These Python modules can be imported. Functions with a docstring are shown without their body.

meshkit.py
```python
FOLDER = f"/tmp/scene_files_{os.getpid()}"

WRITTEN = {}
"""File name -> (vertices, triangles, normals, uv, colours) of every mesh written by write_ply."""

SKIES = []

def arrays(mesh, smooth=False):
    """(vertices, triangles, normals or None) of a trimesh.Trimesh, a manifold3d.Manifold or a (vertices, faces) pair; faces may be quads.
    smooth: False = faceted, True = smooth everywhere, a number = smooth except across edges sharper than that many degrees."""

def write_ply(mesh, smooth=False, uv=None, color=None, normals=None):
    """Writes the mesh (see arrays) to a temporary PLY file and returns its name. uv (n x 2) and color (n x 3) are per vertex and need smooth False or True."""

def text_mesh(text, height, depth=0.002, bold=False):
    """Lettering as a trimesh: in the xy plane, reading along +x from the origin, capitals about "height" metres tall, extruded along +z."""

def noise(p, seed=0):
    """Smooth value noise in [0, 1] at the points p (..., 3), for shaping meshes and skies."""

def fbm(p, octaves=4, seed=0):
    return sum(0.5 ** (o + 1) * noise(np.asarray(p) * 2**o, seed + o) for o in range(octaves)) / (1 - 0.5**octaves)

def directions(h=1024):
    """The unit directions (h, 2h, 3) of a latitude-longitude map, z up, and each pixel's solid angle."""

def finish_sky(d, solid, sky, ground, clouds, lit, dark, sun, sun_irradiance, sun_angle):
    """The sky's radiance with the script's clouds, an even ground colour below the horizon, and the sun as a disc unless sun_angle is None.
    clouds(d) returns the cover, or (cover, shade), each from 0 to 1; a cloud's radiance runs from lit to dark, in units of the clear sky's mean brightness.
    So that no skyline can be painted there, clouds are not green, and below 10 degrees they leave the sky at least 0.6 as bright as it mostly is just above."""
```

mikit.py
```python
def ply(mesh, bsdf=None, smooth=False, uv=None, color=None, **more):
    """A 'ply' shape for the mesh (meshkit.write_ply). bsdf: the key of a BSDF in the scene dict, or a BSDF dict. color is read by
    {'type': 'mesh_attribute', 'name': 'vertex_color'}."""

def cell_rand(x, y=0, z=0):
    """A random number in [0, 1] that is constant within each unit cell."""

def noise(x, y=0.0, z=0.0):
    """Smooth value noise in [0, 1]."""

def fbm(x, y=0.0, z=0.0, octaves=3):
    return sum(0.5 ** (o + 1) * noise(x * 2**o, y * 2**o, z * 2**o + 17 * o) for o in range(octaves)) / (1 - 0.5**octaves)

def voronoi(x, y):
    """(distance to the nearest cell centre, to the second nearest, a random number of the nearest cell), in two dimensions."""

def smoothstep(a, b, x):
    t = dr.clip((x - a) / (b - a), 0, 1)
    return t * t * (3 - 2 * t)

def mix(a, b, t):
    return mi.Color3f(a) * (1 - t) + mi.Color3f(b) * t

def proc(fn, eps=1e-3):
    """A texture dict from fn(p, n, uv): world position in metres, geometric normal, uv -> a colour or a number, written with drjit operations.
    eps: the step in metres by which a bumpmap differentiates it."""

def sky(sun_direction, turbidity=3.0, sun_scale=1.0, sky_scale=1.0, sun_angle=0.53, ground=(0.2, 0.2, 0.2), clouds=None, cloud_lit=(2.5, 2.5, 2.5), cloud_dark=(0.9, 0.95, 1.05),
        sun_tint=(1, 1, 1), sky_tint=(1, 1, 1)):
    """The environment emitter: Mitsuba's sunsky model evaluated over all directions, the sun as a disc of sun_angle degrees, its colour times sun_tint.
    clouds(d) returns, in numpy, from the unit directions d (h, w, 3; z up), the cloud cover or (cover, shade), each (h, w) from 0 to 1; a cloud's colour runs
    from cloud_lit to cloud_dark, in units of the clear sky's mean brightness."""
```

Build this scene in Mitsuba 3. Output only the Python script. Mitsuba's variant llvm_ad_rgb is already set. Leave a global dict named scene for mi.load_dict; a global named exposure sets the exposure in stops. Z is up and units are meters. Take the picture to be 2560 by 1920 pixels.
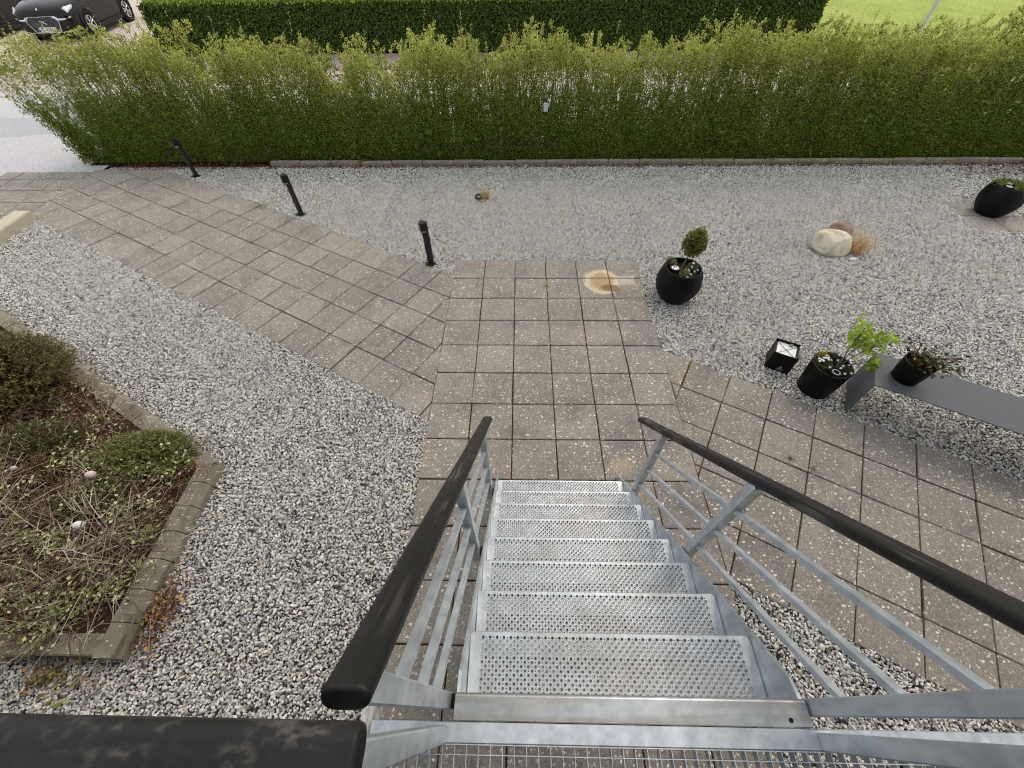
import math
import numpy as np, trimesh
import shapely, shapely.affinity
from shapely.geometry import Polygon, Point, box as sbox
import drjit as dr
import mitsuba as mi
import mikit, meshkit
from mikit import proc, noise, fbm, voronoi, cell_rand, smoothstep, mix

T = mi.ScalarTransform4f
rng = np.random.default_rng(7)
scene, labels = {}, {}

# ---------------------------------------------------------------- camera, sky, exposure
YAW, PITCH, ROLL = -0.029732260, 0.891159952, 0.017824696
CAM = np.array([-0.33435661, -0.74808955, 3.21802512])
cy_, sy_ = math.cos(YAW), math.sin(YAW)
FWD = np.array([sy_ * math.cos(PITCH), cy_ * math.cos(PITCH), -math.sin(PITCH)])
_r = np.array([cy_, -sy_, 0.0]); _d = np.cross(FWD, _r)
DOWN = -math.sin(ROLL) * _r + math.cos(ROLL) * _d
scene['camera'] = {'type': 'perspective', 'fov_axis': 'x', 'fov': 2 * math.degrees(math.atan(1280 / 1018.2418)), 'near_clip': 0.05, 'far_clip': 600.0,
                   'to_world': T().look_at(origin=CAM.tolist(), target=(CAM + FWD).tolist(), up=(-DOWN).tolist())}
scene['sky'] = mikit.sky([0.35, 0.45, 0.82], turbidity=3, sun_scale=0.22, sun_angle=24, clouds=lambda d: 1.0, cloud_lit=(2.45, 2.5, 2.60), sun_tint=(0.98, 1.0, 1.04))
exposure = 2.05

# ---------------------------------------------------------------- helpers
def lin(r, g=None, b=None):
    if g is None: r, g, b = r
    c = np.array([r, g, b], float) / 255
    return np.where(c < 0.04045, c / 12.92, ((c + 0.055) / 1.055) ** 2.4)
def key_of(base):
    if base not in scene and base not in labels and not any(k.startswith(base + '__') for k in scene): return base
    i = 1
    while True:
        k = f'{base}_{i:03d}'
        if k not in scene and k not in labels and not any(q.startswith(k + '__') for q in scene): return k
        i += 1
_count = {}
def fresh(base):
    """base, base_001, base_002 ... each given out once"""
    n = _count.get(base, 0); _count[base] = n + 1
    return base if n == 0 else f'{base}_{n:03d}'
def thing(name, label, cat, group=None, kind=None):
    k = fresh(name)
    labels[k] = {'label': label}
    if cat: labels[k]['category'] = cat
    if group: labels[k]['group'] = group
    if kind: labels[k]['kind'] = kind
    return k
def put(key, mesh, bsdf, smooth=False, to=None, **kw):
    d = mikit.ply(mesh, bsdf, smooth=smooth, **kw)
    if to is not None: d['to_world'] = to
    scene[key] = d
    return key
def part(parent, name, mesh, bsdf, smooth=False, kind=None, label=None, **kw):
    k = fresh(parent + '__' + name)
    put(k, mesh, bsdf, smooth, **kw)
    if kind or label:
        labels[k] = {}
        if kind: labels[k]['kind'] = kind
        if label: labels[k]['label'] = label
    return k
def tm(v, f): return trimesh.Trimesh(np.asarray(v, float), np.asarray(f, int), process=False)
def cat(ms): return trimesh.util.concatenate(ms)
def rot(a):
    c, s = math.cos(a), math.sin(a); return np.array([[c, -s], [s, c]])

def cbox(x0, x1, y0, y1, z0, z1, b=0.004):
    """box with chamfered edges, from its corner set hull"""
    b = min(b, 0.45 * min(x1 - x0, y1 - y0, z1 - z0))
    v = []
    for x, sx in ((x0, 1), (x1, -1)):
        for y, sy in ((y0, 1), (y1, -1)):
            for z, sz in ((z0, 1), (z1, -1)):
                v += [(x + sx * b, y + sy * b, z), (x + sx * b, y, z + sz * b), (x, y + sy * b, z + sz * b)]
    return trimesh.convex.convex_hull(np.array(v))
def obox(c, ax, half, b=0.003):
    """chamfered box, centre c, axes rows ax, half sizes"""
    m = cbox(-half[0], half[0], -half[1], half[1], -half[2], half[2], b)
    return tm(m.vertices @ np.asarray(ax) + np.asarray(c), m.faces)
def frame_from(d, up=(0, 0, 1)):
    d = np.asarray(d, float) / np.linalg.norm(d)
    s = np.cross(d, up); s /= np.linalg.norm(s)
    return np.array([d, s, np.cross(s, d)])
def bar(a, b, w, h, bev=0.002, up=(0, 0, 1)):
    a, b = np.asarray(a, float), np.asarray(b, float)
    return obox((a + b) / 2, frame_from(b - a, up), (np.linalg.norm(b - a) / 2, w / 2, h / 2), bev)
def lathe(profile, n=56, center=(0, 0, 0), mod=None):
    """surface of revolution of (r, z) points; mod(theta) multiplies r"""
    p = np.asarray(profile, float); th = np.arange(n) * 2 * np.pi / n
    k = np.ones(n) if mod is None else mod(th)
    v = np.stack([np.outer(p[:, 0], np.cos(th) * k), np.outer(p[:, 0], np.sin(th) * k), np.repeat(p[:, 1:], n, 1)], -1).reshape(-1, 3)
    i, j = np.meshgrid(np.arange(len(p) - 1), np.arange(n), indexing='ij')
    a, b = i * n + j, i * n + (j + 1) % n
    f = np.vstack([np.stack([a, b, b + n], -1).reshape(-1, 3), np.stack([a, b + n, a + n], -1).reshape(-1, 3)])
    return tm(v + np.asarray(center), f)
def disc(c, r, n=32, z=0.0):
    th = np.arange(n) * 2 * np.pi / n
    v = np.vstack([[[0, 0, 0]], np.c_[r * np.cos(th), r * np.sin(th), 0 * th]]) + np.asarray(c)
    return tm(v, [(0, 1 + k, 1 + (k + 1) % n) for k in range(n)])
def tube(pts, radii, sides=6, caps=True):
    p = np.asarray(pts, float); r = np.broadcast_to(radii, (len(p),))
    t = np.gradient(p, axis=0); t /= np.linalg.norm(t, axis=1, keepdims=True) + 1e-12
    ref = np.array([0, 0, 1.0]) if abs(t[:, 2]).mean() < 0.8 else np.array([1.0, 0, 0])
    a = np.cross(t, ref); a /= np.linalg.norm(a, axis=1, keepdims=True) + 1e-12
    b = np.cross(t, a); an = np.arange(sides) * 2 * np.pi / sides
    v = (p[:, None] + r[:, None, None] * (np.cos(an)[None, :, None] * a[:, None] + np.sin(an)[None, :, None] * b[:, None])).reshape(-1, 3)
    i, j = np.meshgrid(np.arange(len(p) - 1), np.arange(sides), indexing='ij')
    q0, q1 = i * sides + j, i * sides + (j + 1) % sides
    f = np.vstack([np.stack([q0, q1 + sides, q1], -1).reshape(-1, 3), np.stack([q0, q0 + sides, q1 + sides], -1).reshape(-1, 3)])
    if caps:
        m = len(p) * sides; e = (len(p) - 1) * sides
        v = np.vstack([v, p[:1], p[-1:]])
        f = np.vstack([f, [(m, k, (k + 1) % sides) for k in range(sides)], [(m + 1, e + (k + 1) % sides, e + k) for k in range(sides)]])
    return tm(v, f)
def segs(A, B, ra, rb):
    """many thin three-sided twigs from A to B"""
    A, B = np.asarray(A, float), np.asarray(B, float); n = len(A)
    t = B - A; t /= np.linalg.norm(t, axis=1, keepdims=True) + 1e-12
    ref = np.where(np.abs(t[:, 2:]) < 0.8, [[0, 0, 1.0]], [[1.0, 0, 0]])
    a = np.cross(t, ref); a /= np.linalg.norm(a, axis=1, keepdims=True); b = np.cross(t, a)
    v = np.zeros((n, 6, 3))
    for k in range(3):
        o = math.cos(k * 2.0944) * a + math.sin(k * 2.0944) * b
        v[:, k] = A + o * np.broadcast_to(ra, (n,))[:, None]; v[:, 3 + k] = B + o * np.broadcast_to(rb, (n,))[:, None]
    f0 = np.array([(0, 4, 1), (0, 3, 4), (1, 5, 2), (1, 4, 5), (2, 3, 0), (2, 5, 3)])
    return tm(v.reshape(-1, 3), (f0[None] + (np.arange(n) * 6)[:, None, None]).reshape(-1, 3))
def unit(v): return v / (np.linalg.norm(v, axis=-1, keepdims=True) + 1e-12)
def leaves(P, D, N, L, W, C):
    """flat lozenge leaves: base P, direction D, normal N, length L, width W, colour C -> (mesh, vertex colours)"""
    n = len(P); D = unit(D); S = unit(np.cross(N, D)); L = np.broadcast_to(L, (n,))[:, None]; W = np.broadcast_to(W, (n,))[:, None]
    Nn = np.cross(D, S)
    v = np.stack([P, P + D * L * 0.5 + S * W * 0.5 + Nn * W * 0.12, P + D * L, P + D * L * 0.5 - S * W * 0.5 + Nn * W * 0.12], 1)
    f = (np.array([(0, 1, 2), (0, 2, 3)])[None] + (np.arange(n) * 4)[:, None, None]).reshape(-1, 3)
    return tm(v.reshape(-1, 3), f), np.repeat(np.broadcast_to(C, (n, 3)), 4, 0)
def rdir(n, up=0.0):
    v = rng.normal(size=(n, 3)); v[:, 2] += up; return unit(v)
_ico = trimesh.creation.icosahedron()
_top = np.array(_ico.faces)[_ico.triangles_center[:, 2] > -0.35]
def stones(P, size, C, flat=(0.45, 0.8), rg=None):
    """angular pebbles at P; returns (mesh, vertex colours)"""
    rg = rg or rng; n = len(P); V = np.array(_ico.vertices); V = V / np.linalg.norm(V, axis=1, keepdims=True)
    v = V[None] * (1 + rg.uniform(-0.22, 0.22, (n, 12, 1)))
    sc = np.stack([rg.uniform(0.85, 1.35, n), rg.uniform(0.6, 1.0, n), rg.uniform(*flat, n)], 1) * np.broadcast_to(size, (n,))[:, None]
    v = v * sc[:, None]
    q = rg.normal(size=(n, 4)) * np.array([1, .32, .32, 1.0]); q /= np.linalg.norm(q, axis=1, keepdims=True)
    w, x, y, z = q.T
    Rm = np.stack([1 - 2 * (y * y + z * z), 2 * (x * y - z * w), 2 * (x * z + y * w), 2 * (x * y + z * w), 1 - 2 * (x * x + z * z), 2 * (y * z - x * w),
                   2 * (x * z - y * w), 2 * (y * z + x * w), 1 - 2 * (x * x + y * y)], 1).reshape(n, 3, 3)
    v = np.einsum('nij,nkj->nki', Rm, v) + P[:, None]
    f = (_top[None] + (np.arange(n) * 12)[:, None, None]).reshape(-1, 3)
    return tm(v.reshape(-1, 3), f), np.repeat(C, 12, 0)

# ---------------------------------------------------------------- materials
def bs(key, **kw):
    scene[key] = {'type': 'twosided', 'bsdf': {'type': 'principled', **kw}}
def rgb(*c): return {'type': 'rgb', 'value': [float(x) for x in (c[0] if len(c) == 1 else c)]}
def plain(key, col, rough=0.8, spec=0.3, metallic=0.0, **kw):
    bs(key, base_color=rgb(col), roughness=rough, specular=spec, metallic=metallic, **kw)
VC = {'type': 'mesh_attribute', 'name': 'vertex_color'}
scene['leaf_material'] = {'type': 'twosided', 'bsdf': {'type': 'principled', 'base_color': VC, 'roughness': 0.55, 'specular': 0.25}}
scene['thin_leaf_material'] = {'type': 'principledthin', 'base_color': VC, 'roughness': 0.6, 'diff_trans': 0.6, 'spec_trans': 0.0}
scene['hedge_leaf_material'] = {'type': 'principledthin', 'base_color': VC, 'roughness': 0.6, 'diff_trans': 0.7, 'spec_trans': 0.0}
scene['stone_material'] = {'type': 'twosided', 'bsdf': {'type': 'principled', 'base_color': VC, 'roughness': 0.75, 'specular': 0.25}}

def slab_fn(p, n, uv):
    tone = 0.93 + 0.14 * uv.x
    warm = mix((0.250, 0.230, 0.205), (0.278, 0.248, 0.212), uv.y)
    big = fbm(p.x * 3.1, p.y * 3.1, 1.0, octaves=4)
    fine = fbm(p.x * 120, p.y * 120, 5.0, octaves=2)
    c = warm * (tone * (0.80 + 0.42 * big) * (0.62 + 0.76 * fine))
    c = mix(c, mi.Color3f(0.085, 0.082, 0.075), smoothstep(0.56, 0.82, fbm(p.x * 7 + 9, p.y * 7, 3.0, octaves=3)) * 0.28)
    # yellowish worn patches at the foot of the stairs
    w = smoothstep(0.55, 0.15, dr.sqrt(dr.square((p.x - 0.52) / 0.5) + dr.square((p.y - 0.95) / 0.32)) + 0.5 * fbm(p.x * 6, p.y * 6, 2.0) - 0.1)
    w = dr.maximum(w, smoothstep(0.55, 0.15, dr.sqrt(dr.square((p.x + 0.62) / 0.22) + dr.square((p.y - 0.95) / 0.3)) + 0.4 * fbm(p.x * 6, p.y * 6, 4.0) - 0.1))
    c = mix(c, mi.Color3f(0.42, 0.345, 0.245) * (0.75 + 0.5 * fine), w * 0.8)
    # exposed white aggregate
    for s, k, t, a in ((19.0, 0.17, 0.30, 0.0), (30.0, 0.24, 0.34, 3.7), (60.0, 0.16, 0.40, 1.3)):
        d1, d2, r = voronoi(p.x * s + a + 0.5 * noise(p.x * 60, p.y * 60), p.y * s + a)
        on = dr.select(r < k, smoothstep(t, t - 0.16, d1 / (0.45 + r * 2.0)), 0.0)
        c = mix(c, mix((0.60, 0.56, 0.48), (0.82, 0.80, 0.74), cell_rand(r * 999)), on * 0.95)
    # lime stain left by a pot, brown in the middle
    q = dr.sqrt(dr.square((p.x - 0.70) / 0.235) + dr.square((p.y - 3.53) / 0.26)) + 0.34 * (fbm(p.x * 13, p.y * 13, 8.0) - 0.5)
    ring = smoothstep(1.04, 0.80, q)
    c = mix(c, mix((0.42, 0.31, 0.17), (0.66, 0.58, 0.42), smoothstep(0.45, 0.95, q)) * (0.82 + 0.36 * fine), ring * 0.93)
    b = smoothstep(1.0, 0.55, dr.sqrt(dr.square((p.x - 0.80) / 0.17) + dr.square((p.y - 3.40) / 0.085)) + 0.5 * (fbm(p.x * 22, p.y * 22, 3.0) - 0.5))
    c = mix(c, mi.Color3f(0.20, 0.115, 0.05) * (0.6 + 0.9 * fine), b * 0.85)
    sq = smoothstep(0.135, 0.095, 0.05 * fbm(p.x * 20, p.y * 20) + dr.maximum(dr.abs(p.x - 1.0) - 0.035, dr.abs(p.y - 3.56)))
    c = mix(c, mi.Color3f(0.60, 0.54, 0.43), sq * 0.55)
    return c
bs('slab_material', base_color=proc(slab_fn), roughness=0.85, specular=0.2)
scene['slab_material'] = {'type': 'twosided', 'bsdf': {'type': 'bumpmap', 'scale': 1.0, 'arbitrary': proc(lambda p, n, uv: 0.0035 * fbm(p.x * 130, p.y * 130, p.z * 130, octaves=2), eps=1.5e-3),
                          'bsdf': scene['slab_material']['bsdf']}}
def soil_fn(p, n, uv):
    f = fbm(p.x * 9, p.y * 9, 0.0, octaves=4)
    c = mix((0.035, 0.026, 0.02), (0.085, 0.06, 0.042), f)
    return mix(c, mi.Color3f(0.17, 0.065, 0.022), smoothstep(0.5, 0.72, fbm(p.x * 4 + 3, p.y * 4, 2.0)) * 0.8)
bs('joint_material', base_color=proc(soil_fn), roughness=0.95, specular=0.1)
bs('soil_material', base_color=proc(lambda p, n, uv: mix((0.02, 0.014, 0.01), (0.075, 0.05, 0.032), fbm(p.x * 14, p.y * 14, p.z * 14, octaves=4))), roughness=0.95, specular=0.1)
bs('gravel_base_material', base_color=proc(lambda p, n, uv: mix((0.025, 0.025, 0.025), (0.10, 0.099, 0.097), noise(p.x * 70, p.y * 70))), roughness=0.95, specular=0.1)
def conc(p, lo, hi, s=9.0, dirt=(0.09, 0.085, 0.05), amt=0.5):
    f = fbm(p.x * s, p.y * s, p.z * s, octaves=4)
    g = fbm(p.x * 90, p.y * 90, p.z * 90, octaves=2)
    c = mix(lo, hi, f) * (0.75 + 0.5 * g)
    c = mix(c, mi.Color3f(dirt), smoothstep(0.52, 0.75, fbm(p.x * 5 + 7, p.y * 5, p.z * 5, octaves=3)) * amt)
    d1, d2, r = voronoi(p.x * 38, p.y * 38 + p.z * 21)
    return mix(c, mi.Color3f(0.62, 0.60, 0.54), dr.select(r < 0.16, smoothstep(0.3, 0.16, d1), 0.0) * 0.8)
bs('kerb_material', base_color=proc(lambda p, n, uv: conc(p, (0.16, 0.145, 0.11), (0.33, 0.30, 0.24))), roughness=0.9, specular=0.15)
bs('pale_kerb_material', base_color=proc(lambda p, n, uv: mix((0.42, 0.38, 0.29), (0.62, 0.57, 0.45), fbm(p.x * 8, p.y * 8, p.z * 8, octaves=4))), roughness=0.9, specular=0.15)
def asphalt_fn(p, n, uv):
    f = fbm(p.x * 0.9, p.y * 0.9, 0.0, octaves=4); g = noise(p.x * 60, p.y * 60)
    c = mix((0.40, 0.40, 0.41), (0.50, 0.50, 0.50), f) * (0.82 + 0.36 * g)
    c = mix(c, mi.Color3f(0.30, 0.30, 0.31), smoothstep(0.0, 0.05, p.y - 8.3 - 0.28 * (p.x + 11.0)) * smoothstep(9.6, 9.4, p.y) * 0.5)
    return mix(c, mi.Color3f(0.46, 0.40, 0.345), smoothstep(10.5, 12.5, p.y + 0.5 * f))
bs('asphalt_material', base_color=proc(asphalt_fn), roughness=0.9, specular=0.2)
bs('verge_material', base_color=proc(lambda p, n, uv: mix((0.20, 0.175, 0.15), (0.30, 0.265, 0.225), fbm(p.x * 3, p.y * 3, 0.0, octaves=4)) * (0.75 + 0.5 * noise(p.x * 40, p.y * 40))), roughness=0.95, specular=0.1)
bs('lawn_material', base_color=proc(lambda p, n, uv: mix((0.22, 0.27, 0.06), (0.34, 0.39, 0.11), fbm(p.x * 1.1, p.y * 1.1, 0.0, octaves=4)) * (0.7 + 0.6 * noise(p.x * 26, p.y * 26))), roughness=0.95, specular=0.1)
def galv(p, lo, hi, st=1.0):
    a = fbm(p.x * 26, p.y * 26, p.z * 26, octaves=3)
    b = fbm(p.x * 34 + 3 * p.z, p.y * 34, p.z * 5.0, octaves=3)
    return mix(lo, hi, smoothstep(0.25, 0.8, 0.4 * a + 0.6 * b))
bs('galvanised_material', base_color=proc(lambda p, n, uv: galv(p, (0.43, 0.475, 0.505), (0.68, 0.725, 0.755))), roughness=0.35, metallic=0.6, specular=0.5)
def tread_fn(p, n, uv):
    c = galv(p, (0.44, 0.48, 0.515), (0.58, 0.62, 0.655))
    d = smoothstep(0.42, 0.68, fbm(p.x * 5, p.y * 9, p.z * 3, octaves=3)) * smoothstep(0.52, 0.2, dr.abs(p.x + 0.0))
    return mix(c, mi.Color3f(0.33, 0.29, 0.24), d * 0.30)
bs('tread_material', base_color=proc(tread_fn), roughness=0.45, metallic=0.6, specular=0.5)
def lip_fn(p, n, uv):
    c = galv(p, (0.38, 0.41, 0.43), (0.56, 0.60, 0.62))
    d = smoothstep(0.35, 0.6, fbm(p.x * 3, p.y * 30, p.z * 3, octaves=4))
    return mix(c, mi.Color3f(0.29, 0.265, 0.225), d * 0.55)
bs('worn_steel_material', base_color=proc(lip_fn), roughness=0.42, metallic=0.8, specular=0.5)
def rail_fn(p, n, uv):
    f = fbm(p.x * 110, (0.68 * p.y - 0.733 * p.z) * 8, 0.0, octaves=3)
    c = mix((0.007, 0.0065, 0.006), (0.017, 0.0158, 0.0148), f)
    s = 0.68 * p.y - 0.733 * p.z
    w = smoothstep(0.50, 0.80, fbm(p.x * 120, s * 7, 2.0, octaves=4)) * smoothstep(0.40, 0.75, fbm(p.x * 20, s * 2.5, 3.0))
    return mix(c, mi.Color3f(0.13, 0.12, 0.108), w * 0.6)
bs('handrail_material', base_color=proc(rail_fn), roughness=0.45, specular=0.28)
def rail2_fn(p, n, uv):
    f = fbm(p.x * 12, p.y * 30, p.z * 12, octaves=3)
    c = mix((0.010, 0.0095, 0.009), (0.026, 0.0248, 0.0235), f)
    w = smoothstep(0.40, 0.85, fbm(p.x * 85, p.y * 150, p.z * 60, octaves=5)) * smoothstep(0.35, 0.8, fbm(p.x * 20, p.y * 30, 3.0, octaves=4))
    return mix(c, mi.Color3f(0.26, 0.25, 0.235), w * 0.38)
bs('scuffed_handrail_material', base_color=proc(rail2_fn), roughness=0.5, specular=0.28)
plain('black_end_material', (0.006, 0.006, 0.006), 0.6, 0.2)
plain('black_rubber_material', (0.012, 0.012, 0.012), 0.7, 0.3)
plain('bolt_material', (0.35, 0.36, 0.37), 0.35, 0.5, 0.8)
plain('bollard_material', (0.011, 0.0125, 0.016), 0.42, 0.3)
plain('frosted_material', (0.42, 0.43, 0.43), 0.4, 0.4)
bs('pot_material', base_color=proc(lambda p, n, uv: mix((0.0035, 0.0035, 0.0037), (0.008, 0.008, 0.0083), fbm(p.x * 30, p.y * 30, p.z * 30, octaves=3))), roughness=0.5, specular=0.16)
plain('ribbed_pot_material', (0.004, 0.004, 0.0043), 0.4, 0.16)
bs('pot_soil_material', base_color=proc(lambda p, n, uv: mix((0.008, 0.005, 0.004), (0.045, 0.022, 0.015), fbm(p.x * 60, p.y * 60, 0.0, octaves=3))), roughness=0.95, specular=0.1)
plain('bench_material', (0.10, 0.105, 0.116), 0.5, 0.3)
plain('lantern_material', (0.004, 0.004, 0.004), 0.45, 0.18)
bs('weathered_white_material', base_color=proc(lambda p, n, uv: mix((0.30, 0.27, 0.24), (0.70, 0.67, 0.63), smoothstep(0.3, 0.7, fbm(p.x * 70, p.y * 22, p.z * 22, octaves=4)))), roughness=0.8, specular=0.2)
plain('white_plastic_material', (0.72, 0.73, 0.73), 0.4, 0.4)
plain('grey_plate_material', (0.16, 0.165, 0.17), 0.4, 0.4)
plain('light_grey_material', (0.52, 0.55, 0.58), 0.5, 0.4)
bs('bark_material', base_color=proc(lambda p, n, uv: mix((0.09, 0.07, 0.05), (0.24, 0.2, 0.15), fbm(p.x * 80, p.y * 80, p.z * 30, octaves=2))), roughness=0.9, specular=0.1)
scene['twig_material'] = {'type': 'twosided', 'bsdf': {'type': 'diffuse', 'reflectance': VC}}
def rock_fn(p, n, uv):
    f = fbm(p.x * 9, p.y * 9, p.z * 9, octaves=4)
    c = mix((0.52, 0.46, 0.33), (0.72, 0.68, 0.56), f)
    c = mix(c, mi.Color3f(0.36, 0.29, 0.15), smoothstep(0.55, 0.75, fbm(p.x * 6 + 2, p.y * 6, p.z * 12, octaves=3)) * 0.7)
    return mix(c, mi.Color3f(0.33, 0.33, 0.29), smoothstep(0.52, 0.7, fbm(p.x * 12, p.y * 12 + 4, p.z * 12, octaves=3)) * 0.55)
bs('rock_material', base_color=proc(rock_fn), roughness=0.8, specular=0.25)
bs('pink_rock_material', base_color=proc(lambda p, n, uv: mix((0.17, 0.10, 0.08), (0.42, 0.31, 0.27), fbm(p.x * 40, p.y * 40, p.z * 40, octaves=3))), roughness=0.85, specular=0.2)
bs('wall_material', base_color=proc(lambda p, n, uv: mix((0.018, 0.017, 0.016), (0.04, 0.038, 0.035), fbm(p.x * 5, p.y * 5, p.z * 5, octaves=3))), roughness=0.9, specular=0.15)

# ---------------------------------------------------------------- layout in plan
W = 0.4
def path_frame(o, th):
    c, s = math.cos(th), math.sin(th)
    return lambda u, v: (o[0] + c * u + s * v, o[1] + s * u - c * v)     # v runs to the lower left
WL, WR = 0.3971, 0.4008
PL = path_frame((-3.4459, 4.9194), math.radians(-29.225))
PR = path_frame((1.8322, 1.9860), math.radians(-29.27))
def quad(fr, u0, u1, v0, v1): return Polygon([fr(u0, v1), fr(u1, v1), fr(u1, v0), fr(u0, v0)])
PAD = sbox(-1.2, -1.6, 1.2, 4.0)
left_strip = quad(PL, -9, 9, 0, 5 * WL).intersection(sbox(-8.05, 1.0, -1.2, 6.80))
right_strip = quad(PR, -4, 14, 0, 5 * WR).intersection(sbox(1.2, -6, 12, 5))
APRON = sbox(-9.6, 4.9, -8.05, 6.71)
PATCH_A = quad(path_frame((6.25, 5.53), math.radians(-2)), 0, 0.8, 0, 0.82)
KERB_Y = 6.87
# planting bed (raised, edged with blocks); outer line
ux, uy = math.cos(math.radians(-29.3)), math.sin(math.radians(-29.3))
BED = Polygon([(-2.97, 0.91), (-2.97, -0.51), (-9.0, -0.51), (-9.0, 0.91 + (6.03) * 0.5612)])
garden = sbox(-7.81, -3.2, 8.42, KERB_Y)
GR = garden.difference(PAD).difference(left_strip).difference(right_strip).difference(BED).difference(PATCH_A)

# ---------------------------------------------------------------- ground
def sheet(poly, z, name, mat, label=None):
    ms = []
    for g in getattr(poly, 'geoms', [poly]):
        v, f = trimesh.creation.triangulate_polygon(g, engine='earcut')
        ms.append(tm(np.c_[v, np.full(len(v), z)], f))
    put(name, cat(ms), mat); labels[name] = {'kind': 'structure'}
    if label: labels[name]['label'] = label
sheet(sbox(-160, -60, 160, 200), -0.060, 'ground', 'soil_material', 'dark soil under the garden and hedges')
sheet(sbox(-60, 6.72, -8.32, 120).union(sbox(-60, 3.0, -9.55, 6.8)).union(sbox(-8.5, 6.72, -7.95, 7.02)).union(sbox(-8.4, 8.02, 8.2, 12.93)), -0.020, 'driveway', 'asphalt_material', 'pale asphalt driveway and pavement beyond the hedge')
sheet(sbox(-11.2, 12.93, 8.2, 14.62), -0.014, 'verge', 'verge_material', 'brown grey verge in front of the far hedge')
sheet(sbox(8.2, 8.0, 120, 120).union(sbox(-11.2, 15.6, 8.2, 120)), -0.024, 'lawn', 'lawn_material', 'bright green lawn beyond the hedges')
sheet(GR.buffer(0.05), -0.032, 'gravel_bed', 'gravel_base_material', 'dark fines under the gravel')
sheet(PAD.union(left_strip).union(right_strip).union(APRON).buffer(0.01), -0.014, 'joint_sand', 'joint_material', 'dark soil and dry moss in the slab joints')

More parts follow.
